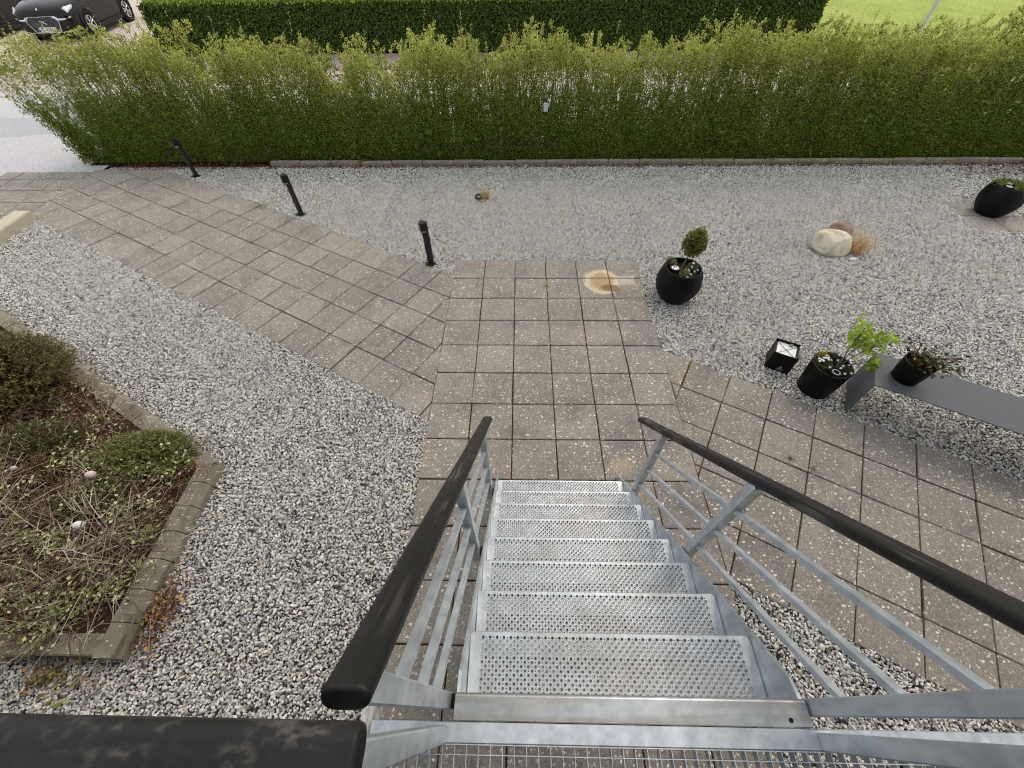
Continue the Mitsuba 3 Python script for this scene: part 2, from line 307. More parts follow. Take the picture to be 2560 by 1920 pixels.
# ---------------------------------------------------------------- paving slabs
def lay(parent, label, cells, clip):
    labels[parent] = {'label': label, 'kind': 'structure'}
    for q in cells:
        g = q.buffer(-0.0055, join_style=2).intersection(clip)
        if g.is_empty or g.geom_type != 'Polygon' or g.area < 0.0012: continue
        g = g.simplify(0.002)
        tx, ty, h = rng.normal(0, 0.004), rng.normal(0, 0.004), rng.uniform(0.0, 0.005)
        c = np.array(g.centroid.coords[0])
        a = rng.normal(0, 0.006); g = shapely.affinity.rotate(shapely.affinity.translate(g, *rng.normal(0, 0.0015, 2)), a, use_radians=True)
        z = lambda pts, tx=tx, ty=ty, h=h, c=c: h + (pts[:, 0] - c[0]) * tx + (pts[:, 1] - c[1]) * ty
        try: m = slab_mesh_z(g, z)
        except Exception: continue
        uv = np.tile([[rng.random(), rng.random() ** 1.4]], (len(m.vertices), 1))
        part(parent, 'slab', m, 'slab_material', uv=uv)
def slab_mesh_z(poly, z, thick=0.04, bev=0.006):
    p = shapely.geometry.polygon.orient(poly, 1.0); o = np.array(p.exterior.coords)[:-1]; n = len(o)
    e0 = unit(np.roll(o, -1, 0) - o); e1 = np.roll(e0, 1, 0)
    n0 = np.c_[-e0[:, 1], e0[:, 0]]; n1 = np.c_[-e1[:, 1], e1[:, 0]]
    i = o + (n0 + n1) / np.maximum(1 + (n0 * n1).sum(1, keepdims=True), 0.5) * bev
    v = np.vstack([np.c_[i, z(i)], np.c_[o, z(o) - bev * 0.6], np.c_[o, z(o) - thick]])
    f = [(0, k, k + 1) for k in range(1, n - 1)]
    for k in range(n):
        m = (k + 1) % n
        for a in (0, n): f += [(a + k, a + n + k, a + n + m), (a + k, a + n + m, a + m)]
    return tm(v, f)
lay('entrance_pavement', 'square grid of weathered concrete slabs at the foot of the steel stairs', [sbox(-1.2 + i * W, 4.0 - (j + 1) * W, -1.2 + (i + 1) * W, 4.0 - j * W) for j in range(14) for i in range(6)], PAD)
lay('garden_path', 'slanting path of speckled concrete slabs leading left to the driveway', [quad(PL, i * WL, (i + 1) * WL, j * WL, (j + 1) * WL) for j in range(5) for i in range(-14, 11)], left_strip)
lay('side_path', 'slanting path of speckled concrete slabs running right past the bench', [quad(PR, i * WR, (i + 1) * WR, j * WR, (j + 1) * WR) for j in range(5) for i in range(-3, 9)], right_strip)
lay('apron_paving', 'fanned concrete slabs where the path meets the driveway', [sbox(-8.05 - (i + 1) * 0.41, 6.42 - (j + 1) * 0.41, -8.05 - i * 0.41, 6.42 - j * 0.41) for j in range(4) for i in range(4)] + [sbox(-8.05 - (i + 1) * 0.62, 6.42, -8.05 - i * 0.62, 6.71) for i in range(3)], APRON)
lay('slab_patch', 'four old slabs under the round pot at the right edge', [quad(path_frame((6.25, 5.53), math.radians(-2)), i * 0.4, (i + 1) * 0.4, j * 0.41, (j + 1) * 0.41) for i in range(2) for j in range(2)], PATCH_A)

# ---------------------------------------------------------------- gravel (real stones, tiles repeated)
GCOL = np.array([lin(228, 228, 224), lin(205, 205, 203), lin(176, 177, 178), lin(140, 142, 146), lin(100, 103, 108), lin(62, 64, 68), lin(205, 193, 170), lin(170, 150, 128)])
GCOL = GCOL * np.array([1.0, 0.985, 0.955])
GPRB = np.array([0.36, 0.24, 0.14, 0.10, 0.07, 0.045, 0.04, 0.005])
TILE = 0.4
def gravel_points(seed):
    rg = np.random.default_rng(seed); pts = []
    n = 26
    g = (np.stack(np.meshgrid(np.arange(n), np.arange(n), indexing='ij'), -1).reshape(-1, 2) + 0.5) / n * TILE
    for lay_, z in ((0, -0.014), (1, -0.003)):
        p = (g + rg.uniform(-0.5, 0.5, g.shape) * TILE / n * 1.5 + (lay_ * 0.01)) % TILE
        pts.append(np.c_[p, z + rg.uniform(-0.006, 0.006, len(p))])
    P = np.vstack(pts); size = rg.uniform(0.0062, 0.0125, len(P))
    C = GCOL[rg.choice(len(GCOL), len(P), p=GPRB)] * rg.uniform(0.85, 1.12, (len(P), 1))
    return P, size, np.clip(C, 0, 0.85), rg
TILES = [gravel_points(100 + k) for k in range(4)]
labels['gravel'] = {'label': 'loose white and grey gravel chippings covering the garden', 'category': 'gravel', 'kind': 'stuff'}
for k, (P, size, C, rg) in enumerate(TILES):
    m, c = stones(P, size, C, rg=np.random.default_rng(50 + k))
    scene[f'gravel_tile_{k}'] = {'type': 'shapegroup', 'stones': mikit.ply(m, 'stone_material', color=c)}
GS = GR.buffer(0.006); GI = GS.buffer(-0.0)
edgeP, edgeS, edgeC = [], [], []
shapely.prepare(GS)
tile_n = 0
x0, y0, x1, y1 = GS.bounds
for i in range(int((x1 - x0) / TILE) + 1):
    for j in range(int((y1 - y0) / TILE) + 1):
        X, Y = x0 + i * TILE, y0 + j * TILE
        if X > 8.6 or (X > 2.6 + 1.0 * (Y + 1.6) and Y < -0.6): continue
        sq = sbox(X, Y, X + TILE, Y + TILE)
        if not GS.intersects(sq): continue
        k, r = int(rng.integers(4)), int(rng.integers(4))
        R2 = rot(r * math.pi / 2)
        if GS.contains(sq):
            M = np.eye(4); M[:2, :2] = R2; M[:2, 3] = np.array([X, Y]) + TILE / 2 - R2 @ [TILE / 2, TILE / 2]
            tile_n += 1
            scene[f'gravel__{tile_n:03d}'] = {'type': 'instance', 'shapegroup': {'type': 'ref', 'id': f'gravel_tile_{k}'}, 'to_world': T(M)}
        else:
            P, size, C, _ = TILES[k]
            q = (P[:, :2] - TILE / 2) @ R2.T + [X + TILE / 2, Y + TILE / 2]
            on = shapely.contains_xy(GS, q[:, 0], q[:, 1])
            edgeP.append(np.c_[q, P[:, 2]][on]); edgeS.append(size[on]); edgeC.append(C[on])
# chippings kicked onto the slabs
for poly in (PAD, left_strip, right_strip):
    ring = poly.intersection(GR.buffer(0.10))
    for g in getattr(ring, 'geoms', [ring]):
        bx0, by0, bx1, by1 = g.bounds; n = int(g.area * 55)
        q = np.c_[rng.uniform(bx0, bx1, n * 6), rng.uniform(by0, by1, n * 6)]; q = q[shapely.contains_xy(g, q[:, 0], q[:, 1])][:n]
        edgeP.append(np.c_[q, np.full(len(q), 0.008)]); edgeS.append(rng.uniform(0.006, 0.011, len(q))); edgeC.append(GCOL[rng.choice(4, len(q))])
m, c = stones(np.vstack(edgeP), np.concatenate(edgeS), np.vstack(edgeC))
put('gravel__000', m, 'stone_material', color=c)

# ---------------------------------------------------------------- steel staircase
RISE, GOING = 0.18872, 0.17529
XL, XR = -0.5083, 0.4924
def nose(k): return 0.7052 - GOING * k, RISE * (k + 1)
stair = thing('steel_staircase', 'galvanised steel staircase with perforated treads and black handrails', 'staircase')
def tread_mesh(depth=0.232):
    """perforated tread in local coordinates: x across, y = 0 at the nosing running back to -depth, z = 0 top"""
    x0, x1 = XL + 0.004, XR - 0.004
    mx, my0, my1 = 0.038, 0.010, 0.014
    nx, ny = 74, 17
    hx, hy = (x1 - x0 - 2 * mx) / nx, (depth - my0 - my1) / ny
    V, F = [], []; n = 0
    an = np.arange(8) * np.pi / 4
    ci, si = np.round(np.cos(an), 9), np.round(np.sin(an), 9)
    sq = np.stack([np.sign(ci) * (np.abs(ci) > 1e-6), np.sign(si) * (np.abs(si) > 1e-6)], 1) * [hx / 2, hy / 2]
    def ringf(a, b): return [t for k in range(8) for t in ((a + k, b + (k + 1) % 8, b + k), (a + k, a + (k + 1) % 8, b + (k + 1) % 8))]
    def cell(kind):
        if kind: rings = [(sq, 0.0), (0.0058, 0.0), (0.0066, 0.0026), (0.0061, 0.0042), (0.0049, 0.0040), (0.0044, -0.003)]
        else: rings = [(sq, 0.0), (0.0024, 0.0), (0.0023, -0.003)]
        v = []
        for r, z in rings:
            xy = r if isinstance(r, np.ndarray) else np.c_[r * ci, r * si]
            v.append(np.c_[xy, np.full(8, z)])
        f = []
        for q in range(len(rings) - 1): f += ringf(q * 8, q * 8 + 8)
        return np.vstack(v), np.array(f)
    cells = [cell(0), cell(1)]
    for j in range(ny):
        for i in range(nx):
            v, f = cells[(i + j + 1) % 2]
            V.append(v + [x0 + mx + (i + 0.5) * hx, -my0 - (j + 0.5) * hy, 0]); F.append(f + n); n += len(v)
    def q4(a, b, c, d):
        nonlocal n
        V.append(np.array([a, b, c, d], float)); F.append(np.array([(0, 1, 2), (0, 2, 3)]) + n); n += 4
    ya, yb = -my0, -depth + my1
    ch = 0.010
    q4((x0, -depth, 0), (x0 + mx, -depth, 0), (x0 + mx, -ch, 0), (x0, -ch, 0)); q4((x1 - mx, -depth, 0), (x1, -depth, 0), (x1, -ch, 0), (x1 - mx, -ch, 0))
    q4((x0, -ch, 0), (x0 + mx, -ch, 0), (x0 + mx, 0, 0), (x0 + ch, 0, 0)); q4((x1 - mx, -ch, 0), (x1, -ch, 0), (x1 - ch, 0, 0), (x1 - mx, 0, 0))
    q4((x0 + mx, ya, 0), (x1 - mx, ya, 0), (x1 - mx, 0, 0), (x0 + mx, 0, 0)); q4((x0 + mx, -depth, 0), (x1 - mx, -depth, 0), (x1 - mx, yb, 0), (x0 + mx, yb, 0))
    for y in (0.0, -depth):     # folded edges
        s = 0.003 if y == 0 else -0.003
        q4((x0 + ch, y, 0), (x1 - ch, y, 0), (x1 - ch, y + s, -0.003), (x0 + ch, y + s, -0.003))
        q4((x0 + ch, y + s, -0.003), (x1 - ch, y + s, -0.003), (x1 - ch, y + s, -0.045), (x0 + ch, y + s, -0.045))
        q4((x0 + ch, y + s, -0.045), (x1 - ch, y + s, -0.045), (x1 - ch, y - s * 6, -0.045), (x0 + ch, y - s * 6, -0.045))
    return tm(np.vstack(V), np.vstack(F))
scene['tread_shape'] = {'type': 'shapegroup', 'tread': mikit.ply(tread_mesh(), 'tread_material')}
for k in range(8):
    y, z = nose(k)
    scene[fresh(stair + '__tread')] = {'type': 'instance', 'shapegroup': {'type': 'ref', 'id': 'tread_shape'}, 'to_world': T().translate([0, y, z])}
# stringers: top edge just above the nosing line, kink near the landing
top = [(0.885, 0.005), (0.675, 0.2335), (-0.246, 1.241), (-0.564, 1.583), (-0.618, 1.640), (-0.648, 1.676), (-0.702, 1.688)]
stringer_poly = Polygon(top + [(-0.702, 1.50), (-0.62, 1.345), (0.62, 0.005)])
for x in (XL - 0.010, XR):
    m = trimesh.creation.extrude_polygon(stringer_poly, 0.010, engine='earcut')
    v = np.c_[m.vertices[:, 2] + x, m.vertices[:, 0], m.vertices[:, 1]]
    part(stair, 'stringer', tm(v, m.faces), 'galvanised_material')
# landing lip that closes the flight: top plate, rounded fold, front fall
prof = [(-0.7675, 1.640), (-0.7680, 1.694), (-0.766, 1.6975), (-0.712, 1.6985)] + [(-0.712 + 0.010 * math.sin(a), 1.6885 + 0.010 * math.cos(a)) for a in np.linspace(0.3, 1.57, 5)] + [(-0.7015, 1.50)]
xs = np.array([XL - 0.012, XR + 0.012])
pv = np.array([(x, y, z) for x in xs for y, z in prof]); nP = len(prof)
lipm = tm(pv, [t for k in range(nP - 1) for t in ((k, k + 1, nP + k + 1), (k, nP + k + 1, nP + k))])
part(stair, 'landing_lip', lipm, 'worn_steel_material', smooth=30)
part(stair, 'bolt_hole', disc((0.447, -0.752, 1.6995), 0.006, 12), 'black_end_material')
# posts, guard bars, handrails
def zr(y): return 2.548 - 1.077 * (y + 0.735)            # handrail axis
POSTS_Y = (0.56, -0.09, -0.722)
for side, xc, xin in (('l', -0.5575, -0.5185), ('r', 0.5325, 0.5028)):
    for y in POSTS_Y:
        zb = 1.0935 * (0.675 - y) + 0.2335 - 0.165
        zt = zr(y) - 0.020
        po = part(stair, 'post', obox((xc, y, (zb + zt) / 2), np.eye(3), (0.0215, 0.021, (zt - zb) / 2), 0.003), 'galvanised_material')
        zz = min(zb + 0.10, 1.63)
        for dz in (0.0, -0.07):
            a, b = (xc + 0.0215, xin) if side == 'l' else (xin, xc - 0.0215)
            m = trimesh.creation.cylinder(0.008, abs(b - a) + 0.004, sections=12); m.apply_transform(trimesh.transformations.rotation_matrix(math.pi / 2, [0, 1, 0])); m.apply_translation(((a + b) / 2, y, zz + dz))
            put(fresh(po + '__bolt'), m, 'bolt_material', 40)
        a, b = sorted((xc + (0.0215 if side == 'l' else -0.0215), xin)); 
        put(fresh(po + '__spacer'), cbox(a + 0.001, b - 0.001, y - 0.019, y + 0.019, zz - 0.09, zz + 0.022, 0.002), 'black_rubber_material')
    for z0 in (0.905, 0.687, 0.467):
        for ya, yb in ((0.56, -0.09), (-0.09, -0.722)):
            A, B = (xc, ya - 0.009, z0 + (0.56 - ya + 0.009) * 1.077), (xc, yb + 0.007, z0 + (0.56 - yb - 0.007) * 1.077)
            part(stair, 'guard_bar', bar(A, B, 0.023, 0.022, 0.002), 'galvanised_material')
def stadium_rail(a, b, w, t, up=(0, 0, 1), n=7, rnd=0.006):
    """wooden rail of flattened-oval section from a to b, with rounded ends"""
    a, b = np.asarray(a, float), np.asarray(b, float); F = frame_from(b - a, up); L = np.linalg.norm(b - a)
    an = np.linspace(-np.pi / 2, np.pi / 2, n)
    sec = np.vstack([np.c_[w / 2 - t / 2 + t / 2 * np.cos(an), t / 2 * np.sin(an)], np.c_[-(w / 2 - t / 2) - t / 2 * np.cos(an), -t / 2 * np.sin(an)]])
    ns = len(sec); st = [(0, 1 - 2 * rnd / t), (rnd * 0.3, 1 - 0.6 * rnd / t), (rnd, 1.0)] + [(x, 1.0) for x in np.linspace(0.1, 0.9, 9) * L] + [(L - rnd, 1.0), (L - rnd * 0.3, 1 - 0.6 * rnd / t), (L, 1 - 2 * rnd / t)]
    V = np.vstack([a + F[0] * s + np.outer(sec[:, 0] - np.sign(sec[:, 0]) * (1 - k) * t / 2, F[1]) + np.outer(sec[:, 1] * k, F[2]) for s, k in st])
    f = []
    for i in range(len(st) - 1):
        for k in range(ns):
            m = (k + 1) % ns; f += [(i * ns + k, i * ns + m, i * ns + ns + m), (i * ns + k, i * ns + ns + m, i * ns + ns + k)]
    e = (len(st) - 1) * ns
    capa = tm(V[:ns] , [(0, k + 1, k) for k in range(1, ns - 1)]); 
    f += [(e, e + k, e + k + 1) for k in range(1, ns - 1)]
    return tm(V, f), capa
for xc in (-0.560, 0.534):
    m, cp = stadium_rail((xc, -0.738, zr(-0.738)), (xc, 0.880, zr(0.880)), 0.068, 0.036)
    hr = part(stair, 'handrail', m, 'handrail_material', smooth=50)
    put(fresh(hr + '__end_grain'), cp, 'black_end_material')

# ---------------------------------------------------------------- landing
land = thing('steel_landing', 'galvanised steel landing with open mesh grating at the top of the stairs', 'landing')
def chan(x0, x1, y0, y1, z1, h, t=0.006):
    return cat([cbox(x0, x1, y0, y1, z1 - t, z1, 0.002), cbox(x0, x1, y1 - t, y1, z1 - h, z1 - t - 0.0005, 0.002), cbox(x0, x1, y0, y1 - t - 0.0005, z1 - h, z1 - h + t, 0.002)])
part(land, 'front_beam', chan(-0.757, 1.45, -0.8165, -0.7705, 1.700, 0.12), 'galvanised_material')
part(land, 'side_beam', cbox(-0.792, -0.759, -1.7, -0.735, 1.58, 1.690, 0.003), 'weathered_white_material', label='pale weathered end of the left side beam')
part(land, 'joist', cbox(0.45, 1.40, -0.935, -0.885, 1.56, 1.62, 0.004), 'galvanised_material')
gx = np.arange(-0.745, 1.42, 0.0335); gy = np.arange(-0.8405, -1.62, -0.0335)
for x in gx: part(land, 'grating_bar', cbox(x - 0.0011, x + 0.0011, -1.64, -0.8185, 1.668, 1.697, 0.0004), 'galvanised_material')
for y in gy: part(land, 'grating_bar', cbox(-0.75, 1.43, y - 0.0011, y + 0.0011, 1.6685, 1.6965, 0.0004), 'galvanised_material')
part(land, 'grating_frame', cbox(-0.755, 1.44, -0.8205, -0.8175, 1.664, 1.698, 0.0005), 'galvanised_material')
for xc in (-0.5555, 0.5275):
    part(land, 'post', obox((xc, -0.798, 2.170), np.eye(3), (0.0215, 0.020, 0.4695), 0.003), 'galvanised_material')
for xa, xb in ((-2.2, -0.497), (0.497, 2.2)):
    m, cp = stadium_rail((xb if xa < 0 else xa, -0.791, 2.650), (xa if xa < 0 else xb, -0.791, 2.650), 0.068, 0.038)
    hr = part(land, 'handrail', m, 'scuffed_handrail_material', smooth=50)
    put(fresh(hr + '__end_grain'), cp, 'black_end_material')
put('house_wall', cbox(-8, 8, -2.3, -1.72, -0.05, 5.5, 0.01), 'wall_material'); labels['house_wall'] = {'label': 'unseen house wall behind the landing, made dark to deepen the shade on faces turned to it', 'category': 'wall'}  # out of view; dark colour chosen so surfaces facing the house get less light

# ---------------------------------------------------------------- path lights
def bollard(x, y, label):
    b = thing('path_light', label, 'bollard light', 'black bollard lights along the garden path')
    a = math.radians(-29.2); ax = np.array([[math.cos(a), math.sin(a), 0], [-math.sin(a), math.cos(a), 0], [0, 0, 1]])
    nrm = -ax[1]                                                     # faces the path
    H = 0.607
    part(b, 'post', obox((x, y, H / 2), ax, (0.042, 0.019, H / 2), 0.003), 'bollard_material')
    part(b, 'base_plate', obox(np.array([x, y, 0.008]) + nrm * 0.012, ax, (0.064, 0.052, 0.004), 0.002), 'bollard_material')
    # half-round lamp head on the path side, with a slit to the post
    th = np.linspace(0, np.pi, 13); R = 0.044
    def head(z0, z1, r, mat, nm):
        pts = [(r * math.cos(t), 0.025 + 0.95 * r * math.sin(t)) for t in th]
        m = trimesh.creation.extrude_polygon(Polygon(pts), z1 - z0, engine='earcut')
        v = np.outer(m.vertices[:, 0], ax[0]) + np.outer(m.vertices[:, 1], nrm) + np.c_[0 * m.vertices[:, :2], m.vertices[:, 2] + z0] + [x, y, 0]
        part(b, nm, tm(v, m.faces if np.dot(np.cross(ax[0], nrm), [0, 0, 1]) > 0 else m.faces[:, ::-1]), mat, smooth=35)
    head(H - 0.105, H - 0.001, R, 'bollard_material', 'lamp_head'); head(H - 0.119, H - 0.1055, R - 0.004, 'frosted_material', 'lens'); head(H - 0.131, H - 0.1195, R, 'bollard_material', 'lamp_foot')
    part(b, 'bracket', obox(np.array([x, y, H - 0.06]) + nrm * 0.022, ax, (0.012, 0.0028, 0.05), 0.001), 'black_end_material')
bollard(-1.525, 3.915, 'black bollard light nearest the stairs, at the corner of the path')
bollard(-3.725, 5.205, 'black bollard light in the middle of the row along the path')
bollard(-6.045, 6.525, 'black bollard light farthest up the path, against the hedge')

# ---------------------------------------------------------------- kerb in front of the hedge
labels['hedge_kerb'] = {'label': 'low concrete kerb along the foot of the hedge', 'category': 'kerb'}
x = -4.86
while x < 8.40:
    L = 0.553 if x < 7.85 else 8.44 - x
    zt = 0.075 + rng.uniform(-0.006, 0.006); yy = rng.normal(0, 0.006)
    part('hedge_kerb', 'block', cbox(x + 0.004, x + L - 0.004, KERB_Y + 0.012 + yy, KERB_Y + 0.095 + yy, -0.08, zt, 0.012), 'kerb_material')
    x += L
for k in range(5):
    part('hedge_kerb', 'block', cbox(8.44, 8.525, KERB_Y + 0.05 - (k + 1) * 0.55 + 0.004, KERB_Y + 0.05 - k * 0.55 - 0.004, -0.08, 0.075, 0.012), 'kerb_material')
def scatter_leaves(n, xr, yr, z, cols, size=(0.02, 0.045), tilt=0.5):
    P = np.c_[rng.uniform(*xr, n), rng.uniform(*yr, n), z + rng.uniform(0, 0.02, n)]
    D = rdir(n); D[:, 2] *= 0.25; N = rdir(n, 2.0)
    C = np.asarray(cols)[rng.integers(len(cols), size=n)] * rng.uniform(0.6, 1.3, (n, 1))
    return leaves(P, D, N, rng.uniform(*size, n), rng.uniform(size[0] * 0.4, size[1] * 0.5, n), np.clip(C, 0, 0.9))
RUST = [(0.16, 0.045, 0.02), (0.22, 0.075, 0.03), (0.10, 0.035, 0.02), (0.26, 0.12, 0.05), (0.07, 0.03, 0.018)]
l1 = scatter_leaves(3200, (-4.9, 8.4), (KERB_Y - 0.075, KERB_Y + 0.015), 0.0, RUST)
keep = None
l2 = scatter_leaves(900, (-7.6, -4.7), (6.76, 7.0), 0.0, RUST); l3 = scatter_leaves(500, (7.2, 8.42), (6.45, 6.87), 0.0, RUST)
l4 = scatter_leaves(1500, (-8.2, 9.0), (6.97, 7.2), 0.0, RUST)
put('leaf_litter', cat([l1[0], l2[0], l3[0], l4[0]]), 'leaf_material', color=np.vstack([l1[1], l2[1], l3[1], l4[1]]))
labels['leaf_litter'] = {'label': 'rust red dead leaves along the foot of the hedge', 'category': 'dead leaves', 'kind': 'stuff'}

# ---------------------------------------------------------------- hedges
def n1(x, s, seed): return meshkit.fbm(np.c_[np.asarray(x) * s, 0 * np.asarray(x) + seed * 3.1, 0 * np.asarray(x)], octaves=3, seed=seed)
def hedge_near():
    h = thing('privet_hedge', 'tall loose privet hedge with pale fresh shoots along its top', 'hedge')
    X0, X1 = -8.42, 11.6
    n = 1700
    sx = rng.uniform(X0, X1, n); sy = 7.10 + 0.72 * rng.random(n)
    end = np.minimum((sx - X0) / 0.5, 1)
    hh = 1.58 + 0.55 * (n1(sx, 1.5, 3) - 0.5) + 0.35 * (n1(sx, 4.0, 5) - 0.5) + 0.10
    hh = hh - 0.10 * (1 - end) + 0.12 * (sx > 5)
    for gx_, gw, gd in ((-3.25, 0.16, 0.42), (-2.35, 0.28, 0.34), (-5.35, 0.12, 0.22), (4.2, 0.12, 0.12), (-0.9, 0.10, 0.10), (2.55, 0.1, 0.16)):
        hh -= gd * np.exp(-((sx - gx_) / gw) ** 2)
    hh *= rng.uniform(0.90, 1.03, n)
    lean = np.c_[rng.normal(0, 0.10, n) - 0.75 * np.exp(-(sx - X0) / 0.45), rng.normal(0, 0.07, n) + (sy - 7.45) * 0.22]
    SA, SB, ra, rb = [], [], [], []
    K = 5
    def at(t, i): return np.c_[sx[i] + lean[i, 0] * t ** 1.3 + 0.03 * np.sin(7 * t + sx[i] * 9), sy[i] + lean[i, 1] * t ** 1.3, hh[i] * t]
    ii = np.arange(n)
    for k in range(K):
        SA.append(at(np.full(n, k / K), ii)); SB.append(at(np.full(n, (k + 1) / K), ii)); ra.append(np.full(n, 0.0065 * (1 - k / K) + 0.002)); rb.append(np.full(n, 0.0065 * (1 - (k + 1) / K) + 0.002))
    # side shoots
    m = 9 * n; i = rng.integers(n, size=m); t = np.where(rng.random(m) < 0.22, rng.uniform(0.0, 0.35, m), rng.uniform(0.02, 0.98, m))
    A = at(t, i); d = rdir(m, 0.9); d[:, 1] -= 0.15; d = unit(d); L = rng.uniform(0.10, 0.30, m) * (1.15 - 0.55 * t)
    B = A + d * L[:, None]
    SA.append(A); SB.append(B); ra.append(np.full(m, 0.0035)); rb.append(np.full(m, 0.0018))
    # long free shoots above the top
    q = 90; i2 = rng.integers(n, size=q); A2 = at(np.full(q, 0.97), i2); d2 = unit(np.c_[rng.normal(0, 0.22, q), rng.normal(0, 0.12, q), np.ones(q)]); B2 = A2 + d2 * rng.uniform(0.10, 0.34, (q, 1))
    SA.append(A2); SB.append(B2); ra.append(np.full(q, 0.003)); rb.append(np.full(q, 0.0015))
    tw = segs(np.vstack(SA), np.vstack(SB), np.concatenate(ra), np.concatenate(rb))
    tc = np.repeat(np.array([[0.20, 0.155, 0.10]]) * rng.uniform(0.5, 1.4, (len(tw.vertices) // 6, 1)), 6, 0)
    part(h, 'stem', tw, 'twig_material', kind='stuff', color=tc)
    # leaves: on side shoots and on stems
    NL = 560000
    j = rng.integers(m, size=NL); u = rng.uniform(0.05, 1.08, NL)
    P = A[j] + d[j] * (L[j] * u)[:, None] + rng.normal(0, 0.014, (NL, 3)); P[:, 2] = np.maximum(P[:, 2], 0.01); rel = P[:, 2] / hh[i[j]]
    # thin band where the pavement behind shows through, patchy
    thin = np.exp(-((P[:, 2] - 1.10) / 0.17) ** 2) * np.clip(1.6 * n1(P[:, 0], 2.2, 9) + 0.05, 0, 1) * np.clip((5.0 - P[:, 0]) / 3.0, 0.25, 1)
    left = np.clip((-5.0 - P[:, 0]) / 2.5, 0, 1) * np.clip((P[:, 2] - 0.4) / 0.7, 0, 1) * 0.45
    ok = rng.random(NL) > np.clip(0.74 * thin + 0.7 * left, 0, 0.85)
    P, dj, rel = P[ok], d[j][ok], rel[ok]
    # leafy skin on the garden side, small shoots rising almost upright
    NF = 340000; fx = rng.uniform(X0, X1, NF); fi = np.searchsorted(np.sort(sx), fx).clip(0, n - 1); fh = hh[np.argsort(sx)][fi]
    fz = fh * rng.random(NF) ** 1.15; keepf = rng.random(NF) > 0.55 * np.exp(-((fz - 1.12) / 0.15) ** 2) * np.clip(1.6 * n1(fx, 2.2, 9) - 0.1, 0, 1)
    keepf &= ~((np.abs(fx - 0.072) < 0.055) & (np.abs(fz - 0.84) < 0.11))
    fx, fz, fh = fx[keepf], fz[keepf], fh[keepf]
    clump = 0.06 * (meshkit.fbm(np.c_[fx * 5, fz * 3, 0 * fx], octaves=3) - 0.5)
    FP = np.c_[fx - 0.75 * np.exp(-(fx - X0) / 0.45) * (fz / 1.7) ** 1.3, 7.03 + clump + rng.exponential(0.06, len(fx)) - 0.03 * fz, fz + 0.01]
    fd = unit(np.c_[rng.normal(0, 0.3, len(fx)), rng.normal(-0.15, 0.3, len(fx)), np.ones(len(fx))])
    P = np.vstack([P, FP]); dj = np.vstack([dj, fd]); rel = np.concatenate([rel, fz / fh])
    k = len(P); isf = np.arange(k) >= k - len(fx)
    D = unit(dj * 0.9 + rdir(k) * 0.75); N = unit(rdir(k) + np.c_[0 * rel, -0.9 * isf, 0.6 + 0 * rel])
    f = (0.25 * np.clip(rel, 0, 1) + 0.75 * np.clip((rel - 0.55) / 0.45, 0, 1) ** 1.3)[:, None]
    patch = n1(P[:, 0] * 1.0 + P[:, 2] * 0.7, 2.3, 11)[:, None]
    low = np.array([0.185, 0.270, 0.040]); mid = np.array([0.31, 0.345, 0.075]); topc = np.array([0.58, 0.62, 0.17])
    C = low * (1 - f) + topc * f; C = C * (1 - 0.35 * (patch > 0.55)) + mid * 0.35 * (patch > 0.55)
    brown = rng.random(k) < 0.05 + 0.06 * (rel < 0.2)
    C = np.where(brown[:, None], [[0.16, 0.09, 0.045]], C) * rng.uniform(0.55, 1.35, (k, 1))
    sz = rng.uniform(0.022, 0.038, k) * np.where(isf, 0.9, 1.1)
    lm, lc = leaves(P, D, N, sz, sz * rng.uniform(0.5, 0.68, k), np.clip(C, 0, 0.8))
    # leaves on the free shoots
    kk = 1500; a = rng.integers(q, size=kk); u = rng.random(kk)
    P = A2[a] + (B2[a] - A2[a]) * u[:, None]
    l2, c2 = leaves(P, unit(rdir(kk, 0.8)), rdir(kk, 0.5), rng.uniform(0.02, 0.035, kk), 0.014, np.array([[0.42, 0.50, 0.13]]) * rng.uniform(0.7, 1.2, (kk, 1)))
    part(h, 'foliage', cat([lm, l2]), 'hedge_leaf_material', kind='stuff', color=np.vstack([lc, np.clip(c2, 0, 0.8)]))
hedge_near()
